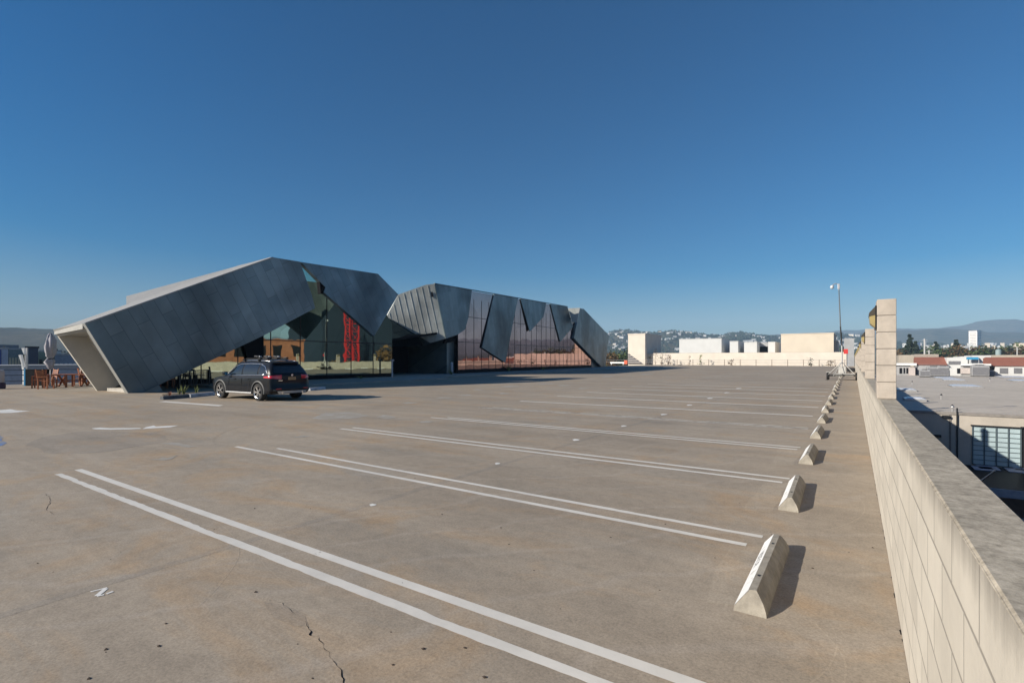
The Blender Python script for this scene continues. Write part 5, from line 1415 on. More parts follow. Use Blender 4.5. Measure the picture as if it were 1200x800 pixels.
# skylights
def skylight(px, lab, wpx, asp=1.3):
    P = [atZ(u, v, RZ + 0.32) for u, v in px]; c = sum(P, Vector()) / 4
    d_ = (c - Vector((0, 0, EYE))).dot(Vector((-SN, CS, 0))); wx = wpx * d_ / FPX / 2; wy = wx * asp
    t = thing('skylight', lab, 'skylight', (c.x, c.y, RZ + 0.06), 0, 'skylights on the lower flat roof')
    bm = nb(); box(bm, -wx, wx, -wy, wy, 0, 0.22); obj('kerb_frame', bm, M_STEEL, t)
    bm = nb()
    a = [bm.verts.new(q) for q in ((-wx + .05, -wy + .05, 0.222), (wx - .05, -wy + .05, 0.222), (wx - .05, wy - .05, 0.222), (-wx + .05, wy - .05, 0.222))]
    b2 = [bm.verts.new(q) for q in ((-wx * .6, -wy * .6, 0.36), (wx * .6, -wy * .6, 0.36), (wx * .6, wy * .6, 0.36), (-wx * .6, wy * .6, 0.36))]
    bm.faces.new(b2)
    for k in range(4): bm.faces.new((a[k], a[(k + 1) % 4], b2[(k + 1) % 4], b2[k]))
    obj('dome', bm, plain('skylight_acrylic', (0.66, 0.67, 0.70), 0.25), t)
skylight(((1061, 463), (1075, 461), (1083, 469), (1068, 474)), 'nearest skylight, lying in the blue shade of the parapet', 20, 1.3)
skylight(((1051, 453), (1064, 452), (1074, 458), (1060, 461)), 'skylight half in shade behind the nearest one', 18, 1.3)
skylight(((1115, 449), (1140, 448.5), (1151, 454.5), (1118, 454.5)), 'large pale skylight in the sunlit middle of the roof', 27)
skylight(((1094, 441.5), (1114, 440.5), (1120, 443), (1100, 443.5)), 'far pale skylight, left one of a close pair', 19)
skylight(((1104, 443.5), (1126, 443), (1130, 445.3), (1108, 445.5)), 'far pale skylight, right one of a close pair', 20)
skylight(((1170, 440.5), (1200, 439.5), (1204, 442), (1175, 442.8)), 'far pale skylight near the white doors, to the right', 27)
skylight(((1186, 444.5), (1212, 443.5), (1214, 446), (1190, 447)), 'pale skylight at the right edge of view on the lower roof', 26)
def flue(u, v, h, lb, r=0.06):
    p = atZ(u, v, RZ + 0.06)
    t = thing('roof_flue', lb, 'flue', (p.x, p.y, RZ + 0.06), 0, 'small flues on the lower roof')
    bm = nb(); tube(bm, [(0, 0, 0), (0, 0, h)], r, 8); obj('pipe', bm, M_STEEL, t)
    bm = nb(); lathe(bm, [(r * 1.8, h + .02), (r * 1.5, h + .12), (0, h + .2)], 10); obj('cowl', bm, M_BLKM, t)
flue(1103, 467.5, 0.4, 'small dark flue right of the nearest skylight')
flue(1069, 451, 0.5, 'dark flue beyond the half-shaded skylight')
flue(1116, 480.5, 0.3, 'dark flue close to the roof edge above the window')
flue(1160, 447, 0.5, 'flue behind the large pale skylight')
# canopy, lower yard objects between the parking structure and the industrial building
cz = wb - 0.05
ct = thing('dark_canopy', 'low dark slatted canopy with pale panels below the gridded window', 'canopy', (12, 50, GZ))
bm = nb()
xa, xb = 5.0, 26.0; ya, yb_ = 45.5, YB - 0.3
n = 26
for i in range(n):
    y = ya + (yb_ - ya) * i / n; box(bm, xa, xb, y, y + 0.16, cz - 0.12, cz)
for i in range(9):
    x = xa + (xb - xa) * i / 8; box(bm, x - 0.08, x + 0.08, ya, yb_, cz - 0.32, cz - 0.122)
obj('slats', bm, M_BLKM, ct, world=True)
for k, (u, v) in enumerate(((1152, 548.5), (1158, 547.5), (1192, 551), (1200, 549))):
    p = atZ(u, v, cz + 0.05); bm = nb(); box(bm, p.x - 0.6, p.x + 0.6, p.y - 0.8, p.y + 0.8, cz + 0.01, cz + 0.06); obj('pale_panel', bm, plain('lilac_panel', (0.42, 0.43, 0.5), 0.5), ct, world=True)
bm = nb(); box(bm, xa - 0.1, xb + 0.1, ya - 0.15, ya - 0.002, cz - 0.5, cz + 0.02); obj('fascia', bm, plain('blue_grey_fascia', (0.25, 0.27, 0.31), 0.6), ct, world=True)
for x in (xa + 0.3, 12, 19, xb - 0.3):
    bm = nb(); box(bm, x - 0.12, x + 0.12, ya + 0.2, ya + 0.44, GZ, cz - 0.33); obj('column', bm, M_BLKM, ct, world=True)
for i in range(6):
    x = 7 + i * 2.6; bm = nb(); bar(bm, (x, ya + 1, cz + 0.03), (x + 2.0, yb_ - 2, cz + 0.1), 0.06, 0.06); obj('conduit', bm, M_STEEL, ct, world=True)
building('blue_shed', 'low blue-grey shed with dark top below the canopy at the right edge', 8.5, 16, 33, 41, GZ, -7.2, plain('blue_grey_shed', (0.34, 0.36, 0.40), 0.6), cat='shed', parapet=0.2)
building('yard_container', 'blue storage container beside the parking structure wall, partly hidden by the parapet', 4.6, 8.2, 26, 36, GZ, -8.2, plain('container_blue', (0.12, 0.16, 0.22), 0.6, var=0.15), cat='container')
building('yard_wall', 'low white yard wall below the canopy', 4.8, 30, 43.6, 44.0, GZ, -8.3, M_WHITEW, cat='wall')

# --- row of sheds behind the lower roof
def shed(u0, u1, vt, Y, dep, mat, lab, **k):
    a, b2 = atY(u0, vt, Y), atY(u1, vt, Y)
    return building(k.pop('name', 'shed'), lab, a.x, b2.x, Y, Y + dep, k.pop('zb', GZ), (a.z + b2.z) / 2, mat, cat=k.pop('cat', 'shed'), **k)
def onface(t, name, u0, v0, u1, v1, Y, mat, th=0.12):
    a, b2 = atY(u0, v0, Y), atY(u1, v1, Y)
    bm = nb(); box(bm, min(a.x, b2.x), max(a.x, b2.x), Y - th, Y - 0.004, min(a.z, b2.z), max(a.z, b2.z)); obj(name, bm, mat, t, world=True)
YS = 174.0
G_SH = 'sheds behind the lower flat roof'
s = shed(1040, 1067, 425.5, YS, 10, M_GREYW, 'grey shed with white canopy edge and three dark openings, just right of the nearest pillar', group=G_SH)
onface(s, 'canopy_edge', 1046, 425.3, 1074, 428, YS, M_WHITE, 0.6)
for a, b2 in ((1054, 1057), (1058.7, 1060.5), (1062, 1065)): onface(s, 'opening', a, 431, b2, 437.5, YS, M_BLACK)
s = shed(1065.2, 1072.5, 430.5, YS - 2, 6, plain('pinkish_wall', (0.50, 0.44, 0.41), 0.8), 'low pinkish shed left of the rust-roofed shed', group=G_SH)
s = shed(1075.5, 1109, 427, YS, 9, M_GREYW, 'rust-brown roofed shed, left one, with silver units before it', group=G_SH)
rm = nb(); a, b2 = atY(1075.5, 427.5, YS), atY(1109.3, 418.3, YS + 6)
prism(rm, [(a.x - .2, YS - 0.3, a.z), (a.x - .2, YS + 6, b2.z), (a.x - .2, YS + 9, b2.z - 0.3), (a.x - .2, YS + 9, a.z)], (atY(1109.3, 427, YS).x - a.x + .4, 0, 0)); obj('sloping_roof', rm, M_BRICK, s, world=True)
onface(s, 'dark_opening', 1091, 430, 1097, 440, YS, M_BLKM)
onface(s, 'dark_opening', 1101, 431, 1109, 439, YS, M_BLKM)
s = shed(1109.5, 1126, 418.8, YS + 1, 8, M_WHITEW, 'small white shed with grey louvre between the rust roof and the long white canopy', group=G_SH)
onface(s, 'grey_louvre', 1111.5, 423, 1125.5, 427, YS + 1, plain('unit_grille', (0.16, 0.16, 0.17), 0.6)); onface(s, 'door', 1121.5, 431.5, 1125, 437.5, YS + 1, M_BLACK)
s = shed(1126.3, 1160, 426.5, YS, 10, M_GREYW, 'long grey shed under a white canopy roof', group=G_SH)
onface(s, 'canopy_edge', 1125.5, 426, 1160.5, 428.3, YS, M_WHITE, 1.0); onface(s, 'pink_panel', 1125.5, 431, 1141, 438, YS, plain('pinkish_wall', (0.50, 0.44, 0.41), 0.8), 0.4)
s = shed(1141.5, 1155, 427.2, YS - 4, 3.5, M_STEEL, 'silver ribbed rooftop unit in front of the long grey shed', group=G_SH)
s = shed(1166, 1230, 428.4, YS, 9, M_WHITEW, 'rust-brown roofed shed at the right edge with two grey shutters', group=G_SH)
rm = nb(); a, b2 = atY(1162, 428.6, YS), atY(1230, 418.4, YS + 6)
prism(rm, [(a.x - .2, YS - 0.4, a.z), (a.x - .2, YS + 6, b2.z), (a.x - .2, YS + 9, b2.z - .3), (a.x - .2, YS + 9, a.z)], (atY(1230, 428, YS).x - a.x, 0, 0)); obj('sloping_roof', rm, M_BRICK, s, world=True)
for a, b2 in ((1171.5, 1181), (1188, 1197.5)): onface(s, 'shutter', a, 431, b2, 437.5, YS, plain('unit_grille', (0.16, 0.16, 0.17), 0.6))
s = shed(1161, 1165.6, 427, YS + 1.5, 6, M_TAN, 'narrow tan shed at the left end of the right rust roof', group=G_SH)
onface(s, 'opening', 1162, 430, 1164.5, 437.5, YS + 1.5, M_BLACK)
def unit(u, v, w, h, lab, Y=YS - 6, mat=M_STEEL):
    p = atZ(u, v, RZ + 0.06)
    t = thing('rooftop_unit', lab, 'air conditioner', (p.x, p.y, RZ + 0.07), 0, 'rooftop machines on the lower roof')
    bm = nb(); box(bm, -w / 2, w / 2, -w * 0.4, w * 0.4, 0.15, h, bevel=0.04); obj('casing', bm, mat, t)
    bm = nb(); box(bm, -w / 2 + .1, w / 2 - .1, -w * 0.4 - .03, -w * 0.4 - .002, 0.35, h * 0.8); obj('grille', bm, plain('unit_grille', (0.16, 0.16, 0.17), 0.6), t)
    bm = nb(); lathe(bm, [(w * 0.25, h + .002), (w * 0.25, h + 0.15), (0, h + 0.15)], 14); obj('fan_housing', bm, M_BLKM, t)
    bm = nb(); box(bm, -w / 2 + .05, w / 2 - .05, -w * .35, w * .35, 0, 0.148); obj('skid', bm, M_BLKM, t)
for (u, v, w, h, lab) in ((1083.5, 441.5, 2.0, 1.7, 'small silver machine at the left foot of the left rust roof'), (1094, 440.8, 2.8, 2.4, 'bigger silver machine before the left rust roof'), (1105, 441, 2.2, 2.6, 'silver machine before the right end of the left rust roof'), (1148, 441, 3.2, 2.8, 'wide silver machine before the long grey shed'), (1159, 440.6, 1.8, 1.5, 'low silver machine left of the white shuttered shed')):
    unit(u, v, w, h, lab)
# buildings behind the sheds
for (u0, u1, vt, Y, mat, lab) in ((1053, 1071, 416, 215, M_TAN, 'low tan building behind the sheds, left of the rust roof'), (1071.5, 1100, 415, 235, plain('dull_wall', (0.36, 0.31, 0.26), 0.9), 'low brown-grey building behind the left rust roof'),
                            (1125, 1134, 417.6, 225, M_WHITEW, 'small white building behind the white canopy'), (1139, 1161.5, 416.4, 220, M_WHITEW, 'pale two-storey building with blue awning behind the canopy'), (1162, 1212, 416, 240, M_TAN, 'low tan building behind the right rust roof')):
    far_box('low_building', lab, u0, u1, vt, Y, 14, mat, 'low buildings behind the sheds', rows=0)
p = atY(1140, 419, 219.5)
t_ = thing('blue_awning', 'bright blue awning in front of the pale building', 'awning', (p.x, 218.5, p.z - 3))
bm = nb(); prism(bm, [(-1.6, 0.9, 3.2), (-1.6, -0.6, 2.4), (-1.6, 0.9, 2.4)], (2.9, 0, 0)); obj('cloth', bm, plain('awning_blue', (0.05, 0.3, 0.5), 0.7), t_)
bm = nb(); 
for x in (-1.5, 1.2): bar(bm, (x, -0.55, 2.4), (x, -0.55, -12.5), 0.08, 0.08)
obj('awning_poles', bm, M_WHITE, t_)
# poles, tank
def pole(u, vt, D, lab, w=0.15):
    b0 = atD(u, vt, D); t = thing('utility_pole', lab, 'pole', (b0.x, b0.y, plainz(D)), 0, 'poles rising before the trees')
    H = b0.z - plainz(D)
    bm = nb(); tube(bm, [(0, 0, 0), (0, 0, H)], [w * 1.3, w], 8); obj('shaft', bm, plain('pole_grey', (0.5, 0.49, 0.47), 0.7), t)
    bm = nb(); bar(bm, (-1.1, 0.3, H - 0.8), (1.1, -0.3, H - 0.8), 0.12, 0.12); obj('crossarm', bm, plain('pole_grey', (0.5, 0.49, 0.47), 0.7), t)
pole(1083.5, 396.8, 260, 'tallest pale pole, rising left of the grey pine-like trees', 0.35)
pole(1088.8, 410, 240, 'short pale pole right of the tallest one', 0.25)
pole(1192, 407, 230, 'pale pole before the rusty trees at the right', 0.2)
p = atD(1170, 410, 250)
t_ = thing('water_tank', 'small grey-green cylindrical water tank on legs before the rusty trees', 'water tank', (p.x, p.y, p.z - 20))
bm = nb(); lathe(bm, [(1.1, 17.5), (1.1, 20), (0.0, 20.6)], 18); obj('tank', bm, plain('tank_green', (0.28, 0.36, 0.36), 0.6), t_)
bm = nb()
for a in range(4): bar(bm, (1.0 * math.cos(a * PI / 2), 1.0 * math.sin(a * PI / 2), 17.5), (1.4 * math.cos(a * PI / 2), 1.4 * math.sin(a * PI / 2), 3.5), 0.14, 0.14)
obj('legs', bm, M_STEEL, t_)

# ================================================================== TREES
def tree_mesh(kind, n=1500, seed=1):
    rnd = random.Random(seed)
    tk = nb(); tube(tk, [(0, 0, 0), (0.1, 0, 2.5), (0.05, 0.1, 5)], [0.35, 0.26, 0.14], 7)
    cr_ = nb(); cl = []
    if kind == 'round':
        for i in range(13):
            a = rnd.uniform(0, 6.28); r = rnd.uniform(0.4, 2.6); z = rnd.uniform(3.2, 8.2)
            cl.append((r * math.cos(a), r * math.sin(a), z, rnd.uniform(1.0, 1.9) * (1 - 0.05 * abs(z - 5.5))))
    elif kind == 'cone':
        for i in range(14):
            z = 2.0 + i * 0.62; r = max(0.25, 2.4 * (1 - (z - 2) / 9.2)); a = rnd.uniform(0, 6.28)
            cl.append((r * 0.35 * math.cos(a), r * 0.35 * math.sin(a), z, r * 0.85))
    for (x, y, z, r) in cl:
        tube(tk, [(0.05, 0.05, min(z * 0.55, 4.5)), (x * 0.9, y * 0.9, z)], [0.1, 0.03], 5)
    for i in range(n):
        x, y, z, r = cl[rnd.randrange(len(cl))]
        d = Vector((rnd.gauss(0, 1), rnd.gauss(0, 1), rnd.gauss(0, 0.8))).normalized() * r * rnd.uniform(0.55, 1.08)
        c = Vector((x, y, z)) + d; s = rnd.uniform(0.10, 0.26)
        R_ = Matrix.Rotation(rnd.uniform(0, 6.28), 3, 'Z') @ Matrix.Rotation(rnd.uniform(0, 3.14), 3, 'X')
        cr_.faces.new([cr_.verts.new(c + R_ @ Vector(q)) for q in ((-s, -s * .6, 0), (s, -s * .5, 0), (s * .7, s * .6, 0.05), (-s * .6, s * .7, 0))])
    return tk, cr_
protos = {}
def tree(kind, mat, loc, h, label, group, w=1.0):
    key = (kind, mat.name)
    s = h / 9.8
    if key not in protos:
        tk, c_ = tree_mesh(kind, 1500, len(protos) + 3)
        t = thing('tree', label, 'tree', loc, random.uniform(0, 6), group); t.scale = (s * w, s * w, s)
        obj('trunk', tk, M_BARK, t); obj('crown', c_, mat, t); protos[key] = t; return t
    t = dup(protos[key], loc, random.uniform(0, 6), label, group); t.scale = (s * w, s * w, s); return t
side_words = []
# trees behind the sheds (right)
rt = [(1066, 395.5, 'cone', M_LEAFD, 'tallest dark conifer, right of the nearest pillar', 1.0), (1060, 405, 'round', M_LEAFD, 'dark tree between the nearest pillar and the tallest conifer', 1.0), (1073, 403, 'cone', M_LEAFD, 'shorter dark conifer just right of the tallest conifer', 1.1),
      (1080, 409, 'round', M_LEAFD, 'low dark tree before the tallest pale pole', 1.0), (1091, 409.5, 'round', M_LEAF, 'green tree just right of the short pole', 1.3), (1097, 403.5, 'cone', M_LEAFD, 'pointed dark tree above the right end of the left rust roof', 1.1), (1101, 408, 'round', M_LEAF, 'bright green tree behind the left rust roof end', 1.3),
      (1109, 409, 'round', M_LEAF, 'green tree above the small white shed', 1.3), (1116, 407.5, 'round', M_LEAF, 'green tree above the grey louvre', 1.2), (1121, 401.5, 'cone', M_LEAFD, 'tall dark tree left of the white tower', 1.3), (1127, 404, 'round', M_LEAFB, 'rusty-leaved tree just left of the white tower', 1.1),
      (1134, 408.5, 'round', M_LEAFB, 'low rusty tree at the white tower foot', 1.1), (1141, 407.5, 'round', M_LEAF, 'green tree under the white tower', 1.3), (1149, 408.5, 'round', M_LEAFD, 'dark green tree right of the white tower', 1.3), (1157, 410, 'round', M_LEAFD, 'low dark tree right of the blue awning', 1.2),
      (1163, 411.5, 'round', M_LEAFB, 'low rusty bush left of the water tank', 1.2), (1178, 408, 'round', M_LEAFB, 'rusty tree just right of the water tank', 1.2), (1184, 404.5, 'round', M_LEAF, 'tall green and brown tree left of the pole at the right', 1.2), (1191, 407.5, 'round', M_LEAFB, 'wide rusty tree behind the right pole', 1.4), (1199, 407, 'round', M_LEAFB, 'rusty tree cut by the right edge of the picture', 1.3),
      (1053, 409, 'round', M_LEAFB, 'brownish tree touching the nearest pillar', 1.0), (1212, 406, 'round', M_LEAF, 'green tree beyond the right edge of the picture', 1.3)]
for i, (u, v, kd_, mt, lbl, w) in enumerate(rt):
    D = 275 + (i * 37) % 40
    p = atD(u, v - (5.5 if kd_ == 'round' else 0.8), D); tree(kd_, mt, (p.x, p.y, -13.9), p.z + 13.9, lbl, 'trees behind the low buildings', w * (0.95 if kd_ == 'round' else 0.85))
# extra canopy further back to close gaps, labelled by position
for i in range(10):
    u = 1056 + i * 15; p = atD(u, 406 + (i % 3) * 1.0, 330); tree('round', (M_LEAF, M_LEAFD, M_LEAFB)[i % 3], (p.x, p.y, -13.9), p.z + 13.9, 'low %s rear-row tree beyond the sheds, number %d from the nearest pillar' % (('green', 'dark', 'rusty')[i % 3], i + 1), 'rear row of the tree belt', 1.15)
for i, (u, v, mt, lbl) in enumerate(((714, 406, M_LEAFB, 'orange-brown tree right against the end of the zinc building'), (719, 408, M_LEAF, 'bright green tree, second from the end of the zinc building'), (725, 407, M_LEAF, 'bright green tree midway between building and cream tower'), (731, 408, M_LEAF, 'green tree just left of the cream tower'), (735, 404, M_LEAFD, 'dark tree half behind the cream tower'), (722, 411, M_LEAFD, 'low dark bush before the bright green trees'))):
    D = 215 + i * 6; p = atD(u, v, D); tree('round', mt, (p.x, p.y, -13.9), p.z + 13.9, lbl, 'trees between the zinc building and the cream tower', 0.7)
for i, (u, v) in enumerate(((777, 411), (782, 410.5), (791, 411), (913.5, 407), (984, 403), (988, 401.5), (994, 404))):
    D = 250 + i * 8; p = atD(u, v, D); tree('round', M_LEAFD if i % 2 else M_LEAF, (p.x, p.y, -13.9), p.z + 13.9, ('small green tree showing over the cream wall left of the widest white block', 'dark treetop over the cream wall, nearest to the widest white block but one', 'green treetop touching the left side of the widest white block', 'dark treetop squeezed left of the big cream hall', 'green treetop right of the cream annex', 'dark treetop behind the camera mast', 'green treetop beside the farthest pillars')[i], 'treetops over the cream wall', 0.5)

# ================================================================== CITY AND HILLSIDE HOUSES
tw2 = None
def city(u0, u1, vt, D, mat, lab, grp, zb=None, rows=0, cols=0, name='city_building'):
    a, b2 = atD(u0, vt, D), atD(u1, vt, D); c = (a + b2) / 2; w = (b2 - a).length
    zb = plainz(D) - 2 if zb is None else zb
    return building(name, lab, c.x - w * 0.45, c.x + w * 0.45, c.y - w * 0.35, c.y + w * 0.35, zb, c.z, mat, grp, rows=rows, cols=cols, face='S')
# white office tower: lit narrow face, grey wide face
D = 1300; a, b2 = atD(1136.5, 388, D), atD(1148.3, 388, D)
t_ = thing('office_tower', 'white office tower rising above the trees with a grey banded side', 'tower', ((a.x + b2.x) / 2, (a.y + b2.y) / 2, 0), -0.62)
zt = a.z + 8 - 8; bm = nb(); box(bm, -8.5, 9.5, -9, 9, 0, zt); obj('walls', bm, plain('tower_white', (0.78, 0.74, 0.68), 0.7, var=0.02), t_)
bm = nb()
for k in range(16): z = 6 + k * (zt - 8) / 16; box(bm, -5.5, 7, -9.15, -9.003, z, z + 1.3)
obj('window_bands', bm, plain('tower_band', (0.32, 0.30, 0.28), 0.6), t_)
bm = nb()
for k in range(16): z = 6 + k * (zt - 8) / 16; box(bm, 9.503, 9.65, -8, 8, z, z + 1.5)
obj('side_bands', bm, plain('tower_band', (0.32, 0.30, 0.28), 0.6), t_)
bm = nb(); box(bm, -8.8, 9.8, -9.3, 9.3, zt + .01, zt + 1.6); obj('roof_cap', bm, plain('tower_grey', (0.4, 0.39, 0.38), 0.7), t_)
city(1073.5, 1078, 401, 900, plain('blue_glass_block', (0.06, 0.09, 0.16), 0.3), 'dark blue glass office block between the conifer and the tallest pole', 'city buildings beyond the trees')
city(1190, 1205, 402, 700, M_CREAM, 'long yellow-cream building at the right edge beyond the trees', 'city buildings beyond the trees')
cols_ = [('white', M_WHITEW), ('cream', M_CREAM), ('grey', M_GREYW), ('pale', M_CREAM2)]
R_c = random.Random(11)
for i in range(72):
    u = 1053 + i * 2.1 + R_c.uniform(-1, 1); v = R_c.uniform(401.5, 408.5); D = R_c.uniform(900, 2000)
    nm, mt = cols_[R_c.choice([0, 0, 1, 2, 3])]
    w = R_c.uniform(1.5, 5.5)
    city(u, u + w, v, D, mt, '%s city building number %d from the left in the band beyond the trees' % (nm, i + 1), 'city buildings beyond the trees')
# houses on the near hills
def house_proto(label, wallm, roofm):
    t = thing('hillside_house', label, 'house', (0, 0, 0), 0, 'houses on the hillside')
    bm = nb(); box(bm, -0.5, 0.5, -0.35, 0.35, -0.4, 0.42); obj('walls', bm, wallm, t)
    bm = nb(); prism(bm, [(-0.54, -0.4, 0.421), (-0.54, 0.0, 0.62), (-0.54, 0.4, 0.421)], (1.08, 0, 0)); obj('roof', bm, roofm, t)
    return t
def uaz(az):   # photo column of an azimuth
    x, y = math.sin(az), math.cos(az); r = CS * x + SN * y; d = -SN * x + CS * y
    return HU + FPX * r / d
hp = [('white', house_proto('white hillside house', M_WHITEW, M_GREYW)), ('cream', house_proto('cream hillside house', M_CREAM2, M_GREYW)), ('grey', house_proto('grey hillside house', M_GREYW, M_WHITEW))]
R_h = random.Random(5); cnt = 0
spots = []
while len(spots) < 270:
    u = R_h.uniform(712, 1010) if R_h.random() < 0.8 else R_h.uniform(1050, 1200)
    az = az_of(u); r = R_h.uniform(1350, 2290)
    z = terr(az, r)
    if u > 1050: r = R_h.uniform(1500, 2200); z = terr(az, r)
    x, y = r * math.sin(az), r * math.cos(az); d = -SN * x + CS * y
    v = HV - FPX * (z - EYE) / d
    if v > 411: continue
    spots.append((u, v, x, y, z, r))
spots.sort()
first = {}
for i, (u, v, x, y, z, r) in enumerate(spots):
    nm, pr = hp[R_h.choice([0, 0, 1, 2])]
    s = R_h.uniform(7, 17)
    lab = '%s hillside house, number %d from the left among the houses on the slopes' % (nm, i + 1)
    if nm not in first: o = pr; first[nm] = 1; o['label'] = lab; o.location = (x, y, z); o.rotation_euler = (0, 0, R_h.uniform(-0.5, 0.5))
    else: o = dup(pr, (x, y, z), R_h.uniform(-0.5, 0.5), lab)
    o.scale = (s, s, s * 0.7)
# hillside tree masses
bm = nb(); R_t = random.Random(9)
for i in range(2600):
    u = R_t.uniform(700, 1210); az = az_of(u); r = R_t.uniform(1250, 2320); z = terr(az, r)
    x, y = r * math.sin(az), r * math.cos(az); s = R_t.uniform(3, 8)
    for k in range(3):
        c = Vector((x + R_t.uniform(-s, s), y + R_t.uniform(-s, s), z + s * 0.4)); q = s * R_t.uniform(0.5, 0.9)
        vv = [bm.verts.new(c + Vector((q * math.cos(a), q * math.sin(a), -0.3 * q))) for a in (0, 1.26, 2.5, 3.8, 5.0)]
        tp = bm.verts.new(c + Vector((0, 0, q)))
        for m_ in range(5): bm.faces.new((vv[m_], vv[(m_ + 1) % 5], tp))
tag(obj('hillside_scrub', bm, M_LEAFD), 'dark trees and scrub covering the hillsides between the houses', 'scrub', kind='stuff')

# ================================================================== LEFT BACKGROUND
def leftb(u0, u1, vt, vb, D, mat, lab, name='building', **k):
    X = atD(max(u0, 0), vt, D).x; a, b2 = atX(u0, vt, X), atX(u1, vt, X); b2.z = a.z
    c = (a + b2) / 2; w = (b2 - a).length
    t = thing(name, lab, k.pop('cat', 'building'), (c.x, c.y, GZ), PI / 2, k.pop('group', 'buildings beyond the left railing'))
    H = atX(max(u0, 0), vt, X).z - GZ; dp = k.pop('dp', 10)
    rd_ = ray(u0, 420); rd_.normalize(); sw = Matrix.Rotation(-PI / 2, 3, 'Z') @ rd_ * dp
    bm = nb(); prism(bm, [(-w / 2, 0, 0), (w / 2, 0, 0), (w / 2, 0, H), (-w / 2, 0, H)], sw); obj('walls', bm, mat, t)
    bm = nb(); prism(bm, [(-w / 2, -0.1, H + 0.002), (w / 2 + .1, -0.1, H + 0.002), (w / 2 + .1, -0.1, H + 0.25), (-w / 2, -0.1, H + 0.25)], sw); obj('roof', bm, k.pop('roofmat', M_GREYW), t)
    rows, cols = k.pop('rows', 0), k.pop('cols', 0)
    for r in range(rows):
        for c_ in range(cols):
            x = -w / 2 + w * (c_ + .5) / cols; z = H - (r + 0.6) * 3.2
            bm = nb(); box(bm, x - w / cols * .32, x + w / cols * .32, -0.05, -0.003, z - .9, z + .5); obj('window', bm, k.get('wm', M_BLKM), t)
    return t
leftb(-40, 1.5, 409, 440, 75, plain('deep_blue_wall', (0.03, 0.07, 0.22), 0.6), 'deep blue building cut by the left edge of the picture')
leftb(1.8, 9.5, 408.7, 440, 78, plain('pale_blue_wall', (0.42, 0.47, 0.55), 0.7), 'pale blue-grey block right of the deep blue building')
leftb(10, 27, 409.5, 440, 90, plain('grey_green_wall', (0.16, 0.20, 0.20), 0.7), 'dark grey-green building with a row of pale yellow windows', rows=1, cols=5, wm=plain('pale_yellow_pane', (0.5, 0.45, 0.3), 0.5))
leftb(28.8, 44.8, 407.5, 440, 82, plain('slate_wall', (0.045, 0.055, 0.085), 0.6), 'tall dark slate box building left of the parasol', roofmat=M_BLKM)
leftb(45, 56, 412, 440, 96, plain('dull_green_wall', (0.2, 0.25, 0.19), 0.8), 'low dull green building behind the parasol', rows=1, cols=2)
leftb(64, 100, 416, 440, 90, plain('slate_blue_wall', (0.22, 0.26, 0.32), 0.7), 'grey-blue building with ribbon windows right of the parasol', rows=2, cols=7, wm=plain('pale_slats', (0.45, 0.48, 0.5), 0.6))
leftb(66, 72, 411.5, 440, 100, M_WHITEW, 'small white rooftop block right of the parasol')
leftb(-40, 120, 430.5, 440, 60, plain('lilac_grey_wall', (0.38, 0.40, 0.46), 0.8), 'long low lilac-grey building just beyond the left railing')
leftb(-60, 22, 404, 440, 420, plain('far_dark_block', (0.03, 0.05, 0.09), 0.8), 'long far dark block under the hills at the left edge', dp=30)
# slumped white banners
def banner(px, D, lab):
    P = [atD(u, v, D) for u, v in px]; c = sum(P, Vector()) / len(P)
    base = atZ(c.x, 0) if False else None
    t = thing('white_banner', lab, 'banner', (c.x, c.y, GZ), 0, 'slumped white banners beyond the left railing')
    bm = nb(); prism(bm, P, (0.15, 0.15, 0)); obj('cloth', bm, M_WHITEW, t, world=True)
    bm = nb(); tube(bm, [(0.3, 0.3, 0), (0.3, 0.3, max(p.z for p in P) - GZ)], 0.08, 6); obj('pole', bm, M_STEEL, t)
banner([(25, 408), (28.5, 407.5), (28, 415), (26.5, 412)], 58, 'upper white banner hanging left of the slate box building')
banner([(21.5, 416), (24, 415.5), (25.5, 422), (27.2, 430), (26.6, 433.5), (25.4, 432), (24.6, 425)], 57, 'long slumped white banner below the upper one')
for i, (u, v, D, mt) in enumerate(((12, 404, 200, M_LEAFD), (24, 405.5, 180, M_LEAFD), (47, 408, 170, M_LEAFD), (52, 407.5, 190, M_LEAF), (66, 407, 170, M_LEAFD), (72, 408, 180, M_LEAFD), (78, 408, 190, M_LEAFD))):
    p = atD(u, v, D); tree('round', mt, (p.x, p.y, -13.9), p.z + 13.9, ('dark tree above the pale blue block', 'dark tree left of the slate box building', 'dark treetop right of the slate box building', 'green treetop left of the parasol', 'dark treetop right of the parasol canopy', 'dark treetop over the small white rooftop block', 'dark treetop left of the leaning portal')[i], 'trees beyond the left railing', 0.9)

# ================================================================== ACROSS THE STREET (seen mirrored in the glass)
M_BRK = plain('brick_facade', (0.42, 0.17, 0.09), 0.85, var=0.12, scale=1.5)
building('brick_building', 'red brick building with windows across the street, seen only as a reflection', 26, 40, 36, 62, GZ, 5.0, M_BRK, 'buildings across the street', rows=5, cols=7, face='W', winmat=M_BLKM, parapet=0.4)
building('brick_building', 'second brick building across the street, lower, beyond the navy block', 38, 54, 108, 128, GZ, 5.6, M_BRK, 'buildings across the street', rows=5, cols=7, face='W', parapet=0.4)
building('tan_building', 'tan rendered building across the street beyond the brick ones', 66, 84, 130, 215, GZ, 12.5, plain('orange_render', (0.62, 0.33, 0.2), 0.85), 'buildings across the street', rows=5, cols=9, face='W', parapet=0.4)
building('navy_block', 'tall dark navy block across the street behind the red lattice tower', 42, 56, 77.5, 104, GZ, 19, plain('navy_cladding', (0.02, 0.035, 0.055), 0.6), 'buildings across the street', parapet=0.4)
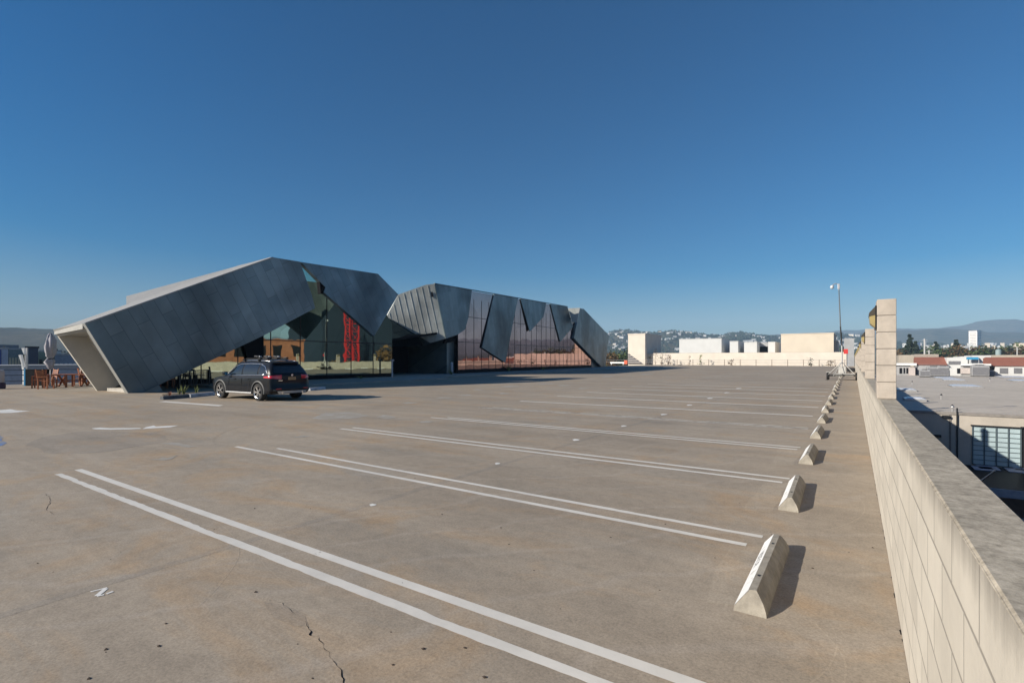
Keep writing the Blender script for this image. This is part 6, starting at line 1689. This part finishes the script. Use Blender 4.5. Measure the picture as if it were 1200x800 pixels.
lt = thing('red_lattice_tower', 'red steel lattice tower across the street, mirrored in the glass wall', 'tower', (33, 79.5, GZ))
for z0 in (-14,):
    for sx, sy_ in ((-1.15, -1.15), (1.15, -1.15), (1.15, 1.15), (-1.15, 1.15)):
        bm = nb(); bar(bm, (sx, sy_, 0), (sx, sy_, 28), 0.28, 0.28); obj('corner_post', bm, M_RED, lt)
bm = nb()
c4 = [(-1.15, -1.15), (1.15, -1.15), (1.15, 1.15), (-1.15, 1.15)]
for k in range(14):
    z = k * 2.0
    for i in range(4):
        a, b2 = c4[i], c4[(i + 1) % 4]
        bar(bm, (a[0], a[1], z), (b2[0], b2[1], z), 0.13, 0.13); bar(bm, (a[0], a[1], z), (b2[0], b2[1], z + 2), 0.09, 0.09)
obj('bracing', bm, M_RED, lt)
for i, (x, y, h, mt) in enumerate(((20, 68, 17, M_LEAFB), (27, 88, 20.5, M_LEAFB), (26, 93, 19, M_LEAF), (32, 99, 21.5, M_LEAFB), (33, 104, 19, M_LEAFB), (36, 109, 21, M_LEAFD), (42, 135, 19, M_LEAFB), (46, 145, 21, M_LEAFD), (50, 160, 19, M_LEAFB), (20, 50, 16, M_LEAF))):
    tree('round', mt, (x, y, -13.9), h, 'street tree number %d along the far pavement, seen only as a reflection' % (i + 1), 'street trees seen in the glass', 0.8)

# ================================================================== HAZE
hz_m = bpy.data.materials.new('haze_air'); hz_m.use_nodes = True
nt = hz_m.node_tree; nt.nodes.remove(nt.nodes['Principled BSDF'])
pv = nt.nodes.new('ShaderNodeVolumePrincipled'); pv.inputs['Color'].default_value = (0.48, 0.72, 1.0, 1); pv.inputs['Density'].default_value = 0.00019
pv.inputs['Anisotropy'].default_value = -0.1
nt.links.new(pv.outputs[0], nt.nodes['Material Output'].inputs['Volume'])
bm = nb(); box(bm, -6100, 6100, -6100, 6100, GZ - 1, 430)
hz_o = obj('haze', bm, hz_m); hz_o['kind'] = 'stuff'; hz_o['label'] = 'thin bluish haze over the distant hills'; hz_o['category'] = 'haze'
hz_o.visible_shadow = True
